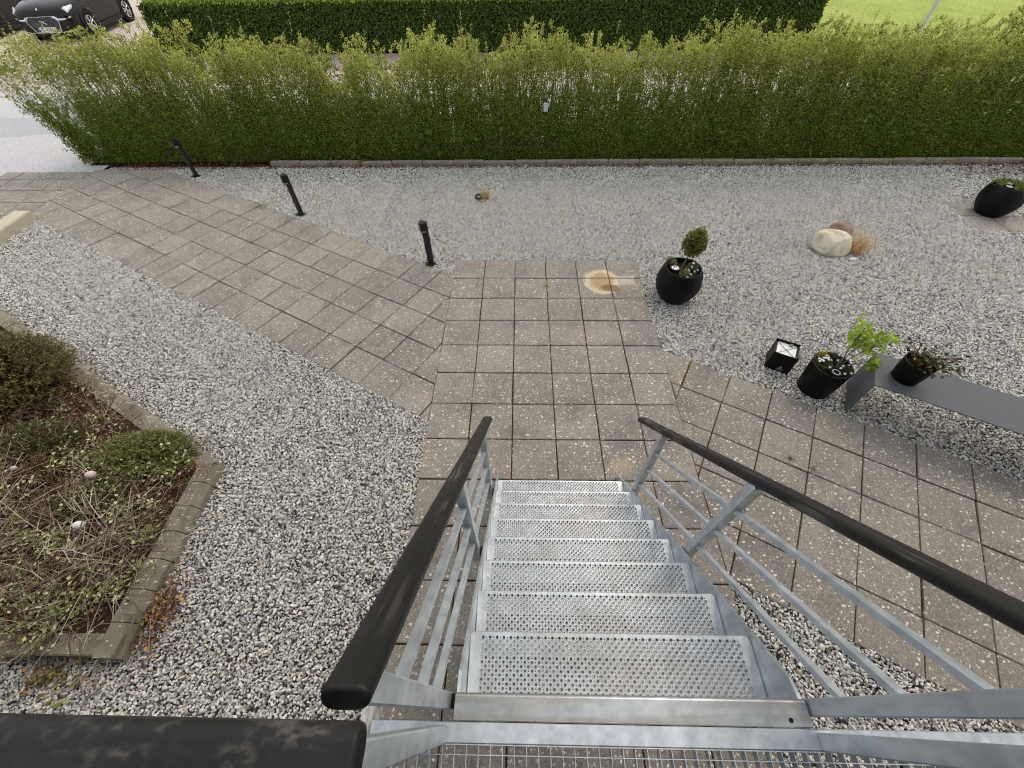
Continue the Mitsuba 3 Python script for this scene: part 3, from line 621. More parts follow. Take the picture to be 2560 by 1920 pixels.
def hedge_far():
    h = thing('clipped_hedge', 'low dense dark green clipped hedge across the pavement', 'hedge')
    X0, X1, Y0, Y1 = -11.15, 8.05, 14.62, 15.6
    k = 110000
    x = rng.uniform(X0, X1, k); face = rng.random(k)
    z = rng.uniform(0.03, 1.2, k); y = Y0 + rng.exponential(0.07, k)
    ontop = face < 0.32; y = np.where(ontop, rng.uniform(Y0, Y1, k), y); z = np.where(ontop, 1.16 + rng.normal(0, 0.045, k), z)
    e = face > 0.96; x = np.where(e, np.where(rng.random(k) < 0.5, X0 + rng.exponential(0.06, k), X1 - rng.exponential(0.06, k)), x); y = np.where(e, rng.uniform(Y0, Y1, k), y)
    bump = 0.10 * (n1(x, 1.3, 21) - 0.5)
    rr = np.minimum(np.minimum((x - X0) / 0.35, (X1 - x) / 0.35), 1); z = z * (0.86 + 0.14 * np.sqrt(np.clip(rr, 0, 1)))
    P = np.c_[x, y + bump - 0.06, z * (1.0 + 0.06 * (n1(x, 0.9, 25) - 0.5))]
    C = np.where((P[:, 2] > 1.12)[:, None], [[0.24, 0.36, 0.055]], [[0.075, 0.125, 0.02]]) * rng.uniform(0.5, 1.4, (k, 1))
    sz = rng.uniform(0.05, 0.09, k)
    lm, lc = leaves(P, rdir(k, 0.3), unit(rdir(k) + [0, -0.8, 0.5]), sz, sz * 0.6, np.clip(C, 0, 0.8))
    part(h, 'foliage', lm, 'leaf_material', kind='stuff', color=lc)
    q = 3000; A = np.c_[rng.uniform(X0 + .1, X1 - .1, q), rng.uniform(Y0 + 0.05, Y1, q), np.zeros(q)]; B = A + np.c_[rng.normal(0, 0.06, q), rng.normal(0, 0.04, q), rng.uniform(0.8, 1.12, q)]
    tw = segs(A, B, 0.012, 0.004); part(h, 'stem', tw, 'twig_material', kind='stuff', color=np.tile([[0.10, 0.075, 0.05]], (len(tw.vertices), 1)))
    part(h, 'dark_core', cbox(X0 + 0.25, X1 - 0.25, Y0 + 0.22, Y1 - 0.2, -0.02, 1.02, 0.05), 'soil_material', label='added dark core standing for the shaded inside of the hedge')  # added solid dark box in place of the hedge's shaded inner leaves
hedge_far()
b = thing('marker_box', 'small pale grey box peeping out of the hedge', 'marker box')
part(b, 'box', cbox(0.035, 0.108, 6.975, 7.02, 0.805, 0.925, 0.006), 'light_grey_material'); part(b, 'arm', cbox(0.055, 0.088, 7.0205, 7.16, 0.83, 0.86, 0.004), 'black_end_material')
pz = thing('lawn_pole', 'pale grey pole standing on the lawn behind the hedge', 'pole')
part(pz, 'shaft', tube([(11.05, 14.6, -0.05), (11.05, 14.6, 2.6)], 0.05, 14), 'light_grey_material', smooth=40)
part(pz, 'cap', lathe([(0.056, 2.6), (0.056, 2.63), (0.0, 2.65)], 14, (11.05, 14.6, 0)), 'light_grey_material')

# ---------------------------------------------------------------- kerbstone at the left edge
kb = thing('kerbstone', 'pale concrete kerbstone beside the gravel at the left edge', 'kerbstone')
part(kb, 'block', cbox(-8.055, -7.812, 3.9, 5.095, -0.08, 0.137, 0.015), 'pale_kerb_material')

# ---------------------------------------------------------------- raised planting bed
labels['bed_edging'] = {'label': 'raised border of worn concrete blocks round the planting bed', 'category': 'bed edging'}
def edge_block(a, b, out, w=0.145, hgt=0.118, parent='bed_edging', flat=False):
    a, b, out = np.asarray(a, float), np.asarray(b, float), np.asarray(out, float)
    jz = rng.uniform(-0.004, 0.004); sh = out * rng.normal(0, 0.003)
    sec = [(0.0, -0.06), (0.0, 0.055 if not flat else hgt - 0.01), (-0.035 if not flat else -0.01, hgt), (-w, hgt), (-w, -0.06)]
    v = np.array([[*(p + out * o + sh), z + (jz if z > 0 else 0)] for p in (a, b) for o, z in sec])
    return trimesh.convex.convex_hull(v)
dv = np.array([ux, uy]); corner = np.array([-2.935, 0.90])
for k in range(8):        # right-hand side
    y1, y0 = 0.905 - k * 0.2035, 0.905 - (k + 1) * 0.2035
    if y0 < -0.52: y0 = -0.52
    if y1 - y0 < 0.05: break
    part('bed_edging', 'block', edge_block((-2.925, y0 + 0.003), (-2.925, y1 - 0.003), (1, 0)), 'kerb_material')
nout = np.array([-uy, ux])
part('bed_edging', 'block', trimesh.convex.convex_hull(np.array([[*p, z] for p in (corner, corner + [0, -0.02], corner - dv * 0.20, corner - dv * 0.16 - nout * 0.145, corner + [-0.14, -0.075]) for z in (-0.06, 0.116)])), 'kerb_material')
s0 = 0.205
for k in range(16):
    L = (0.21, 0.42)[k > 1]
    a, b_ = corner - dv * (s0 + L - 0.003), corner - dv * (s0 + 0.003); s0 += L
    part('bed_edging', 'block', edge_block(a, b_, nout), 'kerb_material')
for k in range(6):
    a, b_ = (-2.93 - (k + 1) * 0.55 + 0.003, -0.515), (-2.93 - k * 0.55 - 0.003, -0.515)
    part('bed_edging', 'block', edge_block(a, b_, (0, -1), w=0.125, flat=True), 'kerb_material')
SOIL = BED.buffer(-0.10)
v, f = trimesh.creation.triangulate_polygon(SOIL, engine='earcut')
g = trimesh.Trimesh(np.c_[v, np.zeros(len(v))], f).subdivide_to_size(0.10)
gv = np.array(g.vertices); gv[:, 2] = 0.055 + 0.07 * meshkit.fbm(gv * [3, 3, 1] + 5, octaves=3)
put('bed_soil', tm(gv, g.faces), 'soil_material', smooth=True); labels['bed_soil'] = {'label': 'dark soil of the raised planting bed', 'kind': 'structure'}
def in_bed(n, inset=0.14, xmin=-5.6):
    p = BED.buffer(-inset); x0, y0, x1, y1 = p.bounds; x0 = max(x0, xmin); out = np.zeros((0, 2))
    while len(out) < n:
        q = np.c_[rng.uniform(x0, x1, n * 3), rng.uniform(y0, y1, n * 3)]; out = np.vstack([out, q[shapely.contains_xy(p, q[:, 0], q[:, 1])]])
    return out[:n]
def twig_cloud(P, n, hgt, spread, cols, ra=0.0032, kids=3, seglen=(0.08, 0.22), up=0.6, z0=0.07):
    """branching thin twigs rooted at P"""
    A = np.c_[P[rng.integers(len(P), size=n)] + rng.normal(0, spread, (n, 2)), np.full(n, z0) + rng.random(n) * 0.05]
    d = rdir(n, up); L = rng.uniform(*seglen, n); S, E_, R0, R1 = [], [], [], []
    r = np.full(n, ra)
    for g_ in range(kids):
        B = A + d * L[:, None]; B[:, 2] = np.clip(B[:, 2], 0.05, hgt)
        S.append(A); E_.append(B); R0.append(r); R1.append(r * 0.7)
        pick = np.concatenate([np.arange(len(B)), rng.integers(len(B), size=len(B) // 2)])
        A = B[pick]; d = unit(d[pick] + rng.normal(0, 0.55, (len(pick), 3))); r = r[pick] * 0.7; L = rng.uniform(*seglen, len(pick)) * 0.9
    S, E_ = np.vstack(S), np.vstack(E_)
    m = segs(S, E_, np.concatenate(R0), np.concatenate(R1))
    cc = np.asarray(cols)[rng.integers(len(cols), size=len(S))] * rng.uniform(0.6, 1.35, (len(S), 1))
    return m, np.repeat(np.clip(cc, 0, 0.9), 6, 0), S, E_
BROWN = [(0.20, 0.10, 0.075), (0.15, 0.065, 0.055), (0.17, 0.06, 0.055), (0.30, 0.22, 0.15), (0.16, 0.075, 0.06), (0.42, 0.35, 0.26), (0.36, 0.31, 0.20)]
Pb = in_bed(900)
m, c, S1, E1 = twig_cloud(Pb, 2800, 0.30, 0.02, BROWN, up=0.15, ra=0.0028)
put('bare_twigs', m, 'twig_material', color=c); labels['bare_twigs'] = {'label': 'tangle of brown bare twigs filling the planting bed', 'category': 'twigs', 'kind': 'stuff'}
# pale grey dead stems, lower left
q = in_bed(400); q = q[(q[:, 1] < 0.35)]
m, c, S2, E2 = twig_cloud(q, 520, 0.42, 0.02, [(0.42, 0.36, 0.29), (0.30, 0.23, 0.18), (0.56, 0.50, 0.42)], up=0.35, ra=0.0042, seglen=(0.14, 0.34))
put('dead_stems', m, 'twig_material', color=c); labels['dead_stems'] = {'label': 'pale grey dead stems lying in the near half of the bed', 'category': 'dead stems', 'kind': 'stuff'}
# variegated ground cover: cream edged leaves in loose sprays
q = in_bed(420, 0.06); wgt = np.exp(-((q[:, 1] - (-0.05)) / 0.5) ** 2) + 0.25; q = q[rng.random(len(q)) < wgt]
k = len(q) * 30; b0 = q[rng.integers(len(q), size=k)] + rng.normal(0, 0.045, (k, 2))
P = np.c_[b0, 0.10 + rng.random(k) * 0.17]
C = np.where(rng.random((k, 1)) < 0.45, [[0.58, 0.57, 0.32]], [[0.20, 0.25, 0.07]]) * rng.uniform(0.6, 1.2, (k, 1))
lm, lc = leaves(P, unit(rdir(k) * [1, 1, 0.4]), rdir(k, 1.4), rng.uniform(0.022, 0.042, k), rng.uniform(0.014, 0.026, k), np.clip(C, 0, 0.8))
# dead leaves in the bed
q = in_bed(4200, 0.08); k = len(q); P = np.c_[q, 0.10 + rng.random(k) * 0.10]
C = np.array([(0.24, 0.15, 0.09), (0.15, 0.08, 0.045), (0.34, 0.27, 0.17), (0.42, 0.36, 0.24), (0.09, 0.05, 0.03)])[rng.integers(5, size=k)] * rng.uniform(0.7, 1.2, (k, 1))
l2, c2 = leaves(P, unit(rdir(k) * [1, 1, 0.4]), rdir(k, 1.2), rng.uniform(0.018, 0.04, k), rng.uniform(0.01, 0.024, k), C)
put('ground_cover', lm, 'leaf_material', color=lc); labels['ground_cover'] = {'label': 'cream and green variegated ground cover creeping through the bed', 'category': 'ground cover', 'kind': 'stuff'}
put('dead_leaves', l2, 'leaf_material', color=c2); labels['dead_leaves'] = {'label': 'curled brown dead leaves lying in the planting bed', 'category': 'dead leaves', 'kind': 'stuff'}
def needle_shrub(name, label, cx, cy, rx, ry, hgt, n, col, tipcol, catg='shrub', z0=0.08, per=9, ln=0.035):
    s = thing(name, label, catg)
    th = rng.uniform(0, 2 * np.pi, n); rr = np.sqrt(rng.random(n))
    root = np.c_[cx + 0.25 * rx * rr * np.cos(th), cy + 0.25 * ry * rr * np.sin(th), np.full(n, z0)]
    el = hgt * np.sqrt(np.clip(1 - rr ** 2 * 0.85, 0.05, 1)) * rng.uniform(0.55, 1.08, n)
    tip = np.c_[cx + rx * rr * np.cos(th), cy + ry * rr * np.sin(th), z0 + el]
    midp = root * 0.45 + tip * 0.55 + np.c_[0 * rr, 0 * rr, 0.12 * el]
    part(s, 'stem', cat([segs(root, midp, 0.004, 0.003), segs(midp, tip, 0.003, 0.0015)]), 'twig_material', kind='stuff', color=np.tile([[0.13, 0.085, 0.06]], (12 * n, 1)))
    k = n * per; i = rng.integers(n, size=k); t = rng.random(k)[:, None] ** 0.7
    P = midp[i] * (1 - t) + tip[i] * t; d = unit(tip[i] - midp[i])
    D = unit(d * 0.7 + rdir(k) * 0.75)
    C = np.asarray(col) * (1 - t) + np.asarray(tipcol) * t; C = C * rng.uniform(0.5, 1.4, (k, 1))
    lm, lc = leaves(P, D, rdir(k, 0.5), rng.uniform(0.5, 1.2, k) * ln, 0.0065, np.clip(C, 0, 0.7))
    part(s, 'foliage', lm, 'leaf_material', kind='stuff', color=lc)
needle_shrub('heath_shrub', 'big olive brown heath shrub in the far corner of the bed', -5.30, 1.62, 0.74, 0.56, 0.66, 2000, (0.10, 0.09, 0.03), (0.24, 0.22, 0.075), per=22)
needle_shrub('heath_shrub', 'dark green needle shrub low behind the first egg', -4.55, 1.05, 0.45, 0.22, 0.22, 380, (0.07, 0.085, 0.025), (0.17, 0.19, 0.06), per=16)
needle_shrub('heath_shrub', 'fresh green needle shrub against the inner corner of the edging', -3.55, 0.92, 0.48, 0.26, 0.20, 620, (0.09, 0.115, 0.035), (0.25, 0.28, 0.09), per=16, ln=0.045)
needle_shrub('heath_shrub', 'green needle shrub under the white egg', -3.75, 0.52, 0.30, 0.16, 0.16, 260, (0.08, 0.10, 0.03), (0.20, 0.23, 0.07), per=16)
needle_shrub('heath_shrub', 'rusty brown heath tuft in the middle of the bed', -4.35, 0.72, 0.28, 0.18, 0.16, 220, (0.11, 0.06, 0.02), (0.20, 0.13, 0.05), per=14)
def rock_mesh(c, r, seed, rough=0.16, sub=3, cut=None):
    m = trimesh.creation.icosphere(subdivisions=sub); v = np.array(m.vertices)
    v = v * (1 + rough * (meshkit.fbm(v * 1.3 + seed, octaves=3, seed=seed)[:, None] - 0.5) * 2)
    for nrm, d in (cut or []):
        nn = np.asarray(nrm, float) / np.linalg.norm(nrm); s = v @ nn; v = v - np.outer(np.maximum(s - d, 0) * 0.85, nn)
    return tm(v * np.asarray(r) + np.asarray(c), m.faces)
for (x, y, z, colr, lab, dx, dy) in ((-3.69, 0.65, 0.33, (0.70, 0.56, 0.54), 'pale pink egg ornament on a twig in the planting bed', -0.12, 0.05), (-3.51, 0.255, 0.33, (0.74, 0.76, 0.77), 'white egg ornament on a twig in the planting bed, nearest the stairs', -0.10, 0.03), (-4.43, 0.73, 0.27, (0.70, 0.72, 0.72), 'small white egg ornament half hidden at the left edge', -0.05, 0.02)):
    e = thing('egg_ornament', lab, 'egg ornament', 'egg ornaments in the planting bed')
    key = 'egg_material' + ('' if len(_count) < 0 else f'_{int(colr[1] * 100)}'); plain(key, colr, 0.45, 0.4)
    s = 0.030 if z > 0.3 else 0.018
    m = trimesh.creation.icosphere(subdivisions=3); v = np.array(m.vertices) * [1.25, 1, 1] * s; v[:, 1:] *= (1 + 0.12 * v[:, :1] / s)
    part(e, 'egg', tm(v + [x, y, z], m.faces), key, smooth=True)
    m, c_ = segs([(x - s * 1.1, y, z), (x + dx, y + dy, z - 0.02)], [(x + dx, y + dy, z - 0.02), (x + dx * 1.5, y + dy, 0.06)], 0.005, 0.006), None
    part(e, 'twig', m, 'twig_material', color=np.tile([[0.33, 0.25, 0.15]], (12, 1)))
# one thick grey branch with side branches lying across the bed
br = thing('fallen_branch', 'thick grey bare branch lying across the near side of the bed', 'branch')
pb = np.array([(-4.05, -0.33, 0.16), (-3.72, -0.20, 0.24), (-3.47, -0.06, 0.27), (-3.38, 0.10, 0.31), (-3.24, 0.26, 0.33), (-3.16, 0.42, 0.36)])
bmesh = tube(pb, [0.017, 0.014, 0.012, 0.010, 0.007, 0.004], 7)
part(br, 'limb', bmesh, 'bark_material', smooth=True)
for i, (p, d, L) in enumerate(((2, (0.4, 0.9, 0.5), 0.30), (3, (-0.3, 0.9, 0.4), 0.28), (3, (0.9, 0.35, 0.2), 0.26), (4, (0.7, 0.6, 0.1), 0.3), (1, (0.2, 1, 0.6), 0.3), (4, (-0.5, 0.8, 0.3), 0.22), (0, (0.4, 0.8, 0.5), 0.35), (1, (1.0, -0.3, 0.1), 0.4))):
    d = unit(np.array(d, float)); pts = [pb[p] + d * L * t + rng.normal(0, 0.012, 3) * (t > 0) for t in np.linspace(0, 1, 5)]
    part(br, 'side_branch', tube(pts, np.linspace(0.007, 0.002, 5), 5), 'bark_material', smooth=True)
# leaf sprays over the edging and on the gravel beside the bed
def leaf_patch(name, label, cx, cy, rx, ry, n, cols, z=0.015, zs=0.04, size=(0.02, 0.045)):
    P = np.c_[cx + rng.normal(0, rx, n), cy + rng.normal(0, ry, n), z + rng.random(n) * zs]
    C = np.asarray(cols)[rng.integers(len(cols), size=n)] * rng.uniform(0.65, 1.25, (n, 1)); sz = rng.uniform(*size, n)
    lm, lc = leaves(P, unit(rdir(n) * [1, 1, 0.5]), rdir(n, 1.5), sz, sz * 0.6, np.clip(C, 0, 0.9))
    k = fresh(name); put(k, lm, 'leaf_material', color=lc); labels[k] = {'label': label, 'category': 'dead leaves', 'kind': 'stuff'}
leaf_patch('fallen_leaves', 'drift of rust brown leaves on the gravel beside the bed corner', -2.84, -0.24, 0.075, 0.13, 420, [(0.15, 0.065, 0.04), (0.24, 0.11, 0.06), (0.30, 0.18, 0.12), (0.10, 0.05, 0.035), (0.45, 0.28, 0.08)])
leaf_patch('fallen_leaves', 'yellowing leaves lying on the gravel in front of the bed', -3.33, -0.60, 0.12, 0.05, 110, [(0.25, 0.22, 0.04), (0.34, 0.19, 0.05), (0.20, 0.22, 0.05), (0.14, 0.09, 0.04)], size=(0.025, 0.05))
leaf_patch('fallen_leaves', 'few orange leaves caught in the inner corner of the edging', -3.10, 0.83, 0.03, 0.03, 26, [(0.50, 0.24, 0.13), (0.42, 0.20, 0.10)], z=0.12)
leaf_patch('fallen_leaves', 'small yellow green sprig lying on the gravel near the black handrail', -3.19, -0.76, 0.02, 0.02, 9, [(0.36, 0.38, 0.06)], size=(0.025, 0.04))

# ---------------------------------------------------------------- weeds and dry tufts
def tuft(name, label, x, y, n, L, col, spread=0.5, z=0.0, w=0.005, catg='grass tuft', r=0.015, mat='leaf_material', lean=(0, 0)):
    k = fresh(name); labels[k] = {'label': label, 'category': catg}
    if catg == 'moss': labels[k]['kind'] = 'stuff'
    b0 = np.c_[x + rng.normal(0, r, n), y + rng.normal(0, r, n), np.full(n, z)]
    d = unit(np.c_[rng.normal(lean[0], spread, n), rng.normal(lean[1], spread, n), np.abs(rng.normal(1, 0.25, n))]); L_ = rng.uniform(0.5, 1.15, n) * L
    mid = b0 + d * (L_ * 0.55)[:, None]; d2 = unit(d + np.c_[rng.normal(0, 0.4, n), rng.normal(0, 0.4, n), np.full(n, -0.35)]); tip = mid + d2 * (L_ * 0.5)[:, None]
    S = unit(np.cross(d, rdir(n)))
    v = np.stack([b0 - S * w / 2, b0 + S * w / 2, mid - S * w * 0.4, mid + S * w * 0.4, tip], 1)
    f = (np.array([(0, 1, 3), (0, 3, 2), (2, 3, 4)])[None] + (np.arange(n) * 5)[:, None, None]).reshape(-1, 3)
    C = np.asarray(col)[rng.integers(len(col), size=n)] * rng.uniform(0.65, 1.3, (n, 1))
    put(k, tm(v.reshape(-1, 3), f), mat, color=np.repeat(np.clip(C, 0, 0.9), 5, 0))
STRAW = [(0.62, 0.45, 0.22), (0.50, 0.33, 0.14), (0.70, 0.56, 0.32)]
ORANGE = [(0.66, 0.45, 0.23), (0.76, 0.58, 0.35), (0.52, 0.32, 0.14), (0.82, 0.68, 0.46)]
tuft('dry_grass', 'bushy tuft of orange dry grass beside the boulders', 4.17, 4.17, 240, 0.34, ORANGE, 0.40, r=0.035, w=0.006, lean=(0.12, 0.06))
tuft('dry_grass', 'small straw coloured grass tuft beside a dark ring in the gravel', -0.90, 5.67, 170, 0.20, STRAW, 0.22, r=0.025)
tuft('dry_weed', 'flat straw coloured star of a dead weed in a slab joint', 0.0, 3.45, 26, 0.11, [(0.55, 0.42, 0.24)], 1.6, r=0.004, w=0.004, catg='weed', z=0.006)
tuft('green_weed', 'green weed in the path joint right of the stairs', 2.035, 1.02, 26, 0.055, [(0.16, 0.21, 0.06)], 0.9, r=0.006, catg='weed')
tuft('green_weed', 'second green weed farther along the same joint', 2.20, 0.93, 22, 0.05, [(0.15, 0.20, 0.06)], 0.9, r=0.006, catg='weed')
tuft('yellow_moss', 'yellow dry moss on the path edge between two bollards', -2.99, 4.62, 90, 0.035, [(0.66, 0.52, 0.20), (0.55, 0.44, 0.2)], 1.2, r=0.035, catg='moss')
tuft('yellow_moss', 'smaller yellow moss patch on the path edge nearer the stairs', -2.68, 4.46, 60, 0.03, [(0.66, 0.52, 0.20)], 1.2, r=0.025, catg='moss')
tuft('brown_moss', 'brown green moss along the path edge by the middle bollard', -4.45, 5.46, 140, 0.03, [(0.20, 0.13, 0.04), (0.14, 0.12, 0.04)], 1.2, r=0.06, catg='moss')
tuft('brown_moss', 'moss at the gravel corner right of the stairs', 1.27, -0.06, 160, 0.025, [(0.16, 0.13, 0.04), (0.10, 0.09, 0.03)], 1.2, r=0.035, catg='moss')
# dark ring in the gravel
k = thing('dark_ring', 'small dark ring lying in the gravel beside the straw tuft', 'ring')
t_ = np.linspace(0, 2 * np.pi, 21); put(k, tube(np.c_[-1.01 + 0.048 * np.cos(t_), 5.70 + 0.048 * np.sin(t_), 0.022 + 0.012 * np.sin(t_)], 0.014, 8, caps=False), 'black_end_material', smooth=True)

# ---------------------------------------------------------------- boulders
k = thing('boulder', 'cream coloured angular boulder lying on the gravel', 'boulder')
put(k, rock_mesh((3.875, 4.265, 0.075), (0.255, 0.225, 0.180), 4, 0.13, 4, [((0.15, -0.8, 0.35), 0.76), ((-0.75, -0.45, 0.45), 0.80), ((0.2, 0.3, 1.0), 0.86), ((0.95, -0.25, 0.1), 0.84), ((-0.2, -0.5, 0.9), 0.84), ((0.6, -0.7, 0.6), 0.88)]), 'rock_material', smooth=28)
k = thing('boulder', 'rough pinkish boulder behind the cream one', 'boulder')
put(k, rock_mesh((4.10, 4.52, 0.06), (0.15, 0.165, 0.185), 9, 0.16, 4, [((-0.8, -0.4, 0.3), 0.7)]), 'pink_rock_material', smooth=40)
k = thing('white_stone', 'small white stone on the gravel by the dry grass', 'stone')
put(k, rock_mesh((4.06, 3.985, 0.015), (0.045, 0.032, 0.026), 3, 0.1, 2), 'white_plastic_material', smooth=40)

# ---------------------------------------------------------------- pots
def round_pot(label, x, y):
    p = thing('round_pot', label, 'plant pot')
    prof = [(0.0, 0.0), (0.145, 0.0), (0.158, 0.006)] + [(r, z) for r, z in ((0.200, 0.06), (0.238, 0.13), (0.256, 0.20), (0.257, 0.25), (0.247, 0.31), (0.230, 0.365), (0.212, 0.405))] + [(0.206, 0.416), (0.198, 0.420), (0.188, 0.418), (0.182, 0.408), (0.188, 0.36)]
    part(p, 'shell', lathe(prof, 72, (x, y, 0.0)), 'pot_material', smooth=35)
    v = lathe([(0.195, 0.355), (0.12, 0.365), (0.0, 0.37)], 40, (x, y, 0.0)); vv = np.array(v.vertices); vv[:, 2] += 0.012 * (meshkit.noise(vv * 30) - 0.5)
    part(p, 'soil', tm(vv, v.faces), 'pot_soil_material', smooth=True)
    return p
def ribbed_pot(label, x, y, z, r0, r1, h, ribs):
    p = thing('ribbed_pot', label, 'plant pot')
    prof = [(0.0, 0.0), (r0 - 0.006, 0.0), (r0, 0.006), (r0 * 0.5 + r1 * 0.5 + 0.004, h * 0.5), (r1, h - 0.022), (r1, h - 0.02)]
    n = ribs * 6
    part(p, 'shell', lathe(prof, n, (x, y, z), lambda t: 1 + 0.014 * np.abs(np.cos(t * ribs / 2))), 'ribbed_pot_material', smooth=50)
    part(p, 'rim', lathe([(r1 * 0.99, h - 0.024), (r1 * 1.025, h - 0.02), (r1 * 1.025, h - 0.004), (r1 * 1.01, h), (r1 * 0.93, h), (r1 * 0.91, h - 0.006), (r1 * 0.92, h - 0.06)], 56, (x, y, z)), 'ribbed_pot_material', smooth=35)
    v = lathe([(r1 * 0.93, h - 0.05), (r1 * 0.5, h - 0.04), (0.0, h - 0.038)], 40, (x, y, z)); vv = np.array(v.vertices); vv[:, 2] += 0.014 * (meshkit.noise(vv * 40) - 0.5)
    part(p, 'soil', tm(vv, v.faces), 'pot_soil_material', smooth=True)
    return p
def solar_disc(label, x, y, z, r=0.058, top='white_plastic_material', pattern=0):
    p = thing('solar_light', label, 'garden light')
    part(p, 'housing', lathe([(r * 0.9, -0.03), (r, -0.02), (r, 0.0), (r * 0.94, 0.008), (r * 0.72, 0.008), (r * 0.70, 0.004)], 36, (x, y, z)), 'black_end_material', smooth=35)
    part(p, 'cover', disc((x, y, z + 0.0045), r * 0.705, 32), top)
    if pattern == 1:
        for a, L in ((0.7, 0.8), (2.0, 0.7), (3.6, 0.5)):
            part(p, 'mark', obox((x + 0.016 * math.cos(a), y + 0.016 * math.sin(a) + 0.01, z + 0.0055), frame_from((math.cos(a), math.sin(a), 0)), (0.013 * L, 0.005, 0.0006), 0.0002), 'black_end_material')
    if pattern == 2:
        for a in np.arange(12) * np.pi / 6:
            part(p, 'mark', obox((x + 0.031 * math.cos(a), y + 0.031 * math.sin(a), z + 0.0055), frame_from((math.cos(a), math.sin(a), 0)), (0.006, 0.0045, 0.0006), 0.0002), 'white_plastic_material')
    return p
def bedding_plant(label, x, y, z, r, col, tip, flowers=0, n=330, group=None):
    s = thing('bedding_plant', label, 'plant', group)
    d = rdir(n, 0.45); d[:, 2] = np.abs(d[:, 2]); P = np.array([x, y, z]) + d * r * rng.uniform(0.25, 0.9, (n, 1)) * [1, 1, 0.85]
    t = rng.random((n, 1)); C = (np.asarray(col) * (1 - t) + np.asarray(tip) * t) * rng.uniform(0.6, 1.3, (n, 1))
    lm, lc = leaves(P, unit(d * 0.8 + rdir(n) * 0.6), rdir(n, 0.6), rng.uniform(0.018, 0.032, n), 0.009, np.clip(C, 0, 0.8))
    part(s, 'foliage', lm, 'leaf_material', color=lc)
    if flowers:
        ms, cs = [], []
        for q in range(flowers):
            dd = rdir(1, 0.9)[0]; dd[2] = abs(dd[2]); c0 = np.array([x, y, z]) + dd * r * 0.95
            a = np.arange(6) * np.pi / 3; N = np.tile(unit(dd + [0, 0, 0.6]), (6, 1)); u0 = unit(np.cross(N[0], [0.3, 0.9, 0.1])); v0 = np.cross(N[0], u0)
            lm, lc = leaves(np.tile(c0, (6, 1)), np.outer(np.cos(a), u0) + np.outer(np.sin(a), v0), N, 0.013, 0.010, (0.78, 0.76, 0.80)); ms.append(lm); cs.append(lc)
        part(s, 'flowers', cat(ms), 'leaf_material', kind='stuff', color=np.vstack(cs))
    return s
def stemmed(parent, pts_list, radii, mat='bark_material'):
    part(parent, 'trunk', cat([tube(p, np.linspace(*radii, len(p)), 7) for p in pts_list]), mat, smooth=True)

AX, AY = 1.530, 3.235
round_pot('round black pot with a small topiary tree, on the gravel beside the slabs', AX, AY)
tp = thing('topiary_tree', 'little egg shaped topiary conifer on a bare stem in the round pot', 'topiary tree')
stemmed(tp, [np.array([(1.500, 3.225, 0.35), (1.512, 3.232, 0.44), (1.538, 3.25, 0.53), (1.553, 3.26, 0.62)])], (0.011, 0.008))
n = 520; dd = rdir(n); cz = np.array([1.566, 3.262, 0.700]); rad = np.c_[np.full(n, 0.118), np.full(n, 0.118), np.where(dd[:, 2] > 0, 0.165, 0.135)]
lump = 0.86 + 0.3 * meshkit.noise(dd * 3.2 + 4); base = cz + dd * rad * (lump * rng.uniform(0.62, 0.95, n))[:, None]
ndl = 9; i = np.repeat(np.arange(n), ndl); k = len(i); P = base[i] + dd[i] * rng.uniform(0, 0.012, (k, 1)); D = unit(dd[i] * 0.9 + [0, 0, 0.35] + rdir(k) * 0.55)
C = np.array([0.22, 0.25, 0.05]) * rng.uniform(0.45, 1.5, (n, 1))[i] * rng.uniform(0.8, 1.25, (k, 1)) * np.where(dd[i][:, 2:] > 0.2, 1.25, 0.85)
lm, lc = leaves(P, D, rdir(k), rng.uniform(0.018, 0.032, k), 0.008, np.clip(C, 0, 0.7)); part(tp, 'crown', lm, 'leaf_material', color=lc)
sb = segs(np.tile(cz - [0.01, 0, 0.05], (n, 1)), base, 0.0025, 0.0015); part(tp, 'twigs', sb, 'twig_material', kind='stuff', color=np.tile([[0.10, 0.075, 0.045]], (6 * n, 1)))
solar_disc('round white topped solar light in the pot with the topiary', 1.450, 3.265, 0.388, 0.062, pattern=1)
bedding_plant('bright green plant at the left rim of the topiary pot', 1.425, 3.395, 0.375, 0.075, (0.10, 0.15, 0.05), (0.42, 0.45, 0.22))
bedding_plant('green plant with white flowers at the front rim of the topiary pot', 1.535, 3.135, 0.375, 0.078, (0.09, 0.14, 0.04), (0.38, 0.42, 0.18), 4)
bedding_plant('dark green plant with white flowers at the right rim of the topiary pot', 1.655, 3.275, 0.37, 0.080, (0.06, 0.10, 0.03), (0.20, 0.26, 0.09), 9)

DX, DY = 6.66, 5.20
round_pot('round black pot at the right edge, standing on old slabs', DX, DY)
for (x, y, lab) in ((6.545, 5.285, 'yellow green grassy tuft at the left rim of the right hand pot'), (6.74, 5.08, 'yellow green grassy tuft at the front rim of the right hand pot'), (6.77, 5.22, 'larger grassy tuft at the right rim of the right hand pot')):
    tuft('grassy_plant', lab, x, y, 150, 0.15, [(0.26, 0.32, 0.08), (0.36, 0.38, 0.11), (0.16, 0.24, 0.05)], 0.55, z=0.36, r=0.03, w=0.010, catg='plant')
solar_disc('grey solar light at the back of the right hand pot', 6.70, 5.285, 0.392, 0.055, 'light_grey_material'); solar_disc('grey solar light at the front of the right hand pot', 6.62, 5.19, 0.392, 0.055, 'light_grey_material')

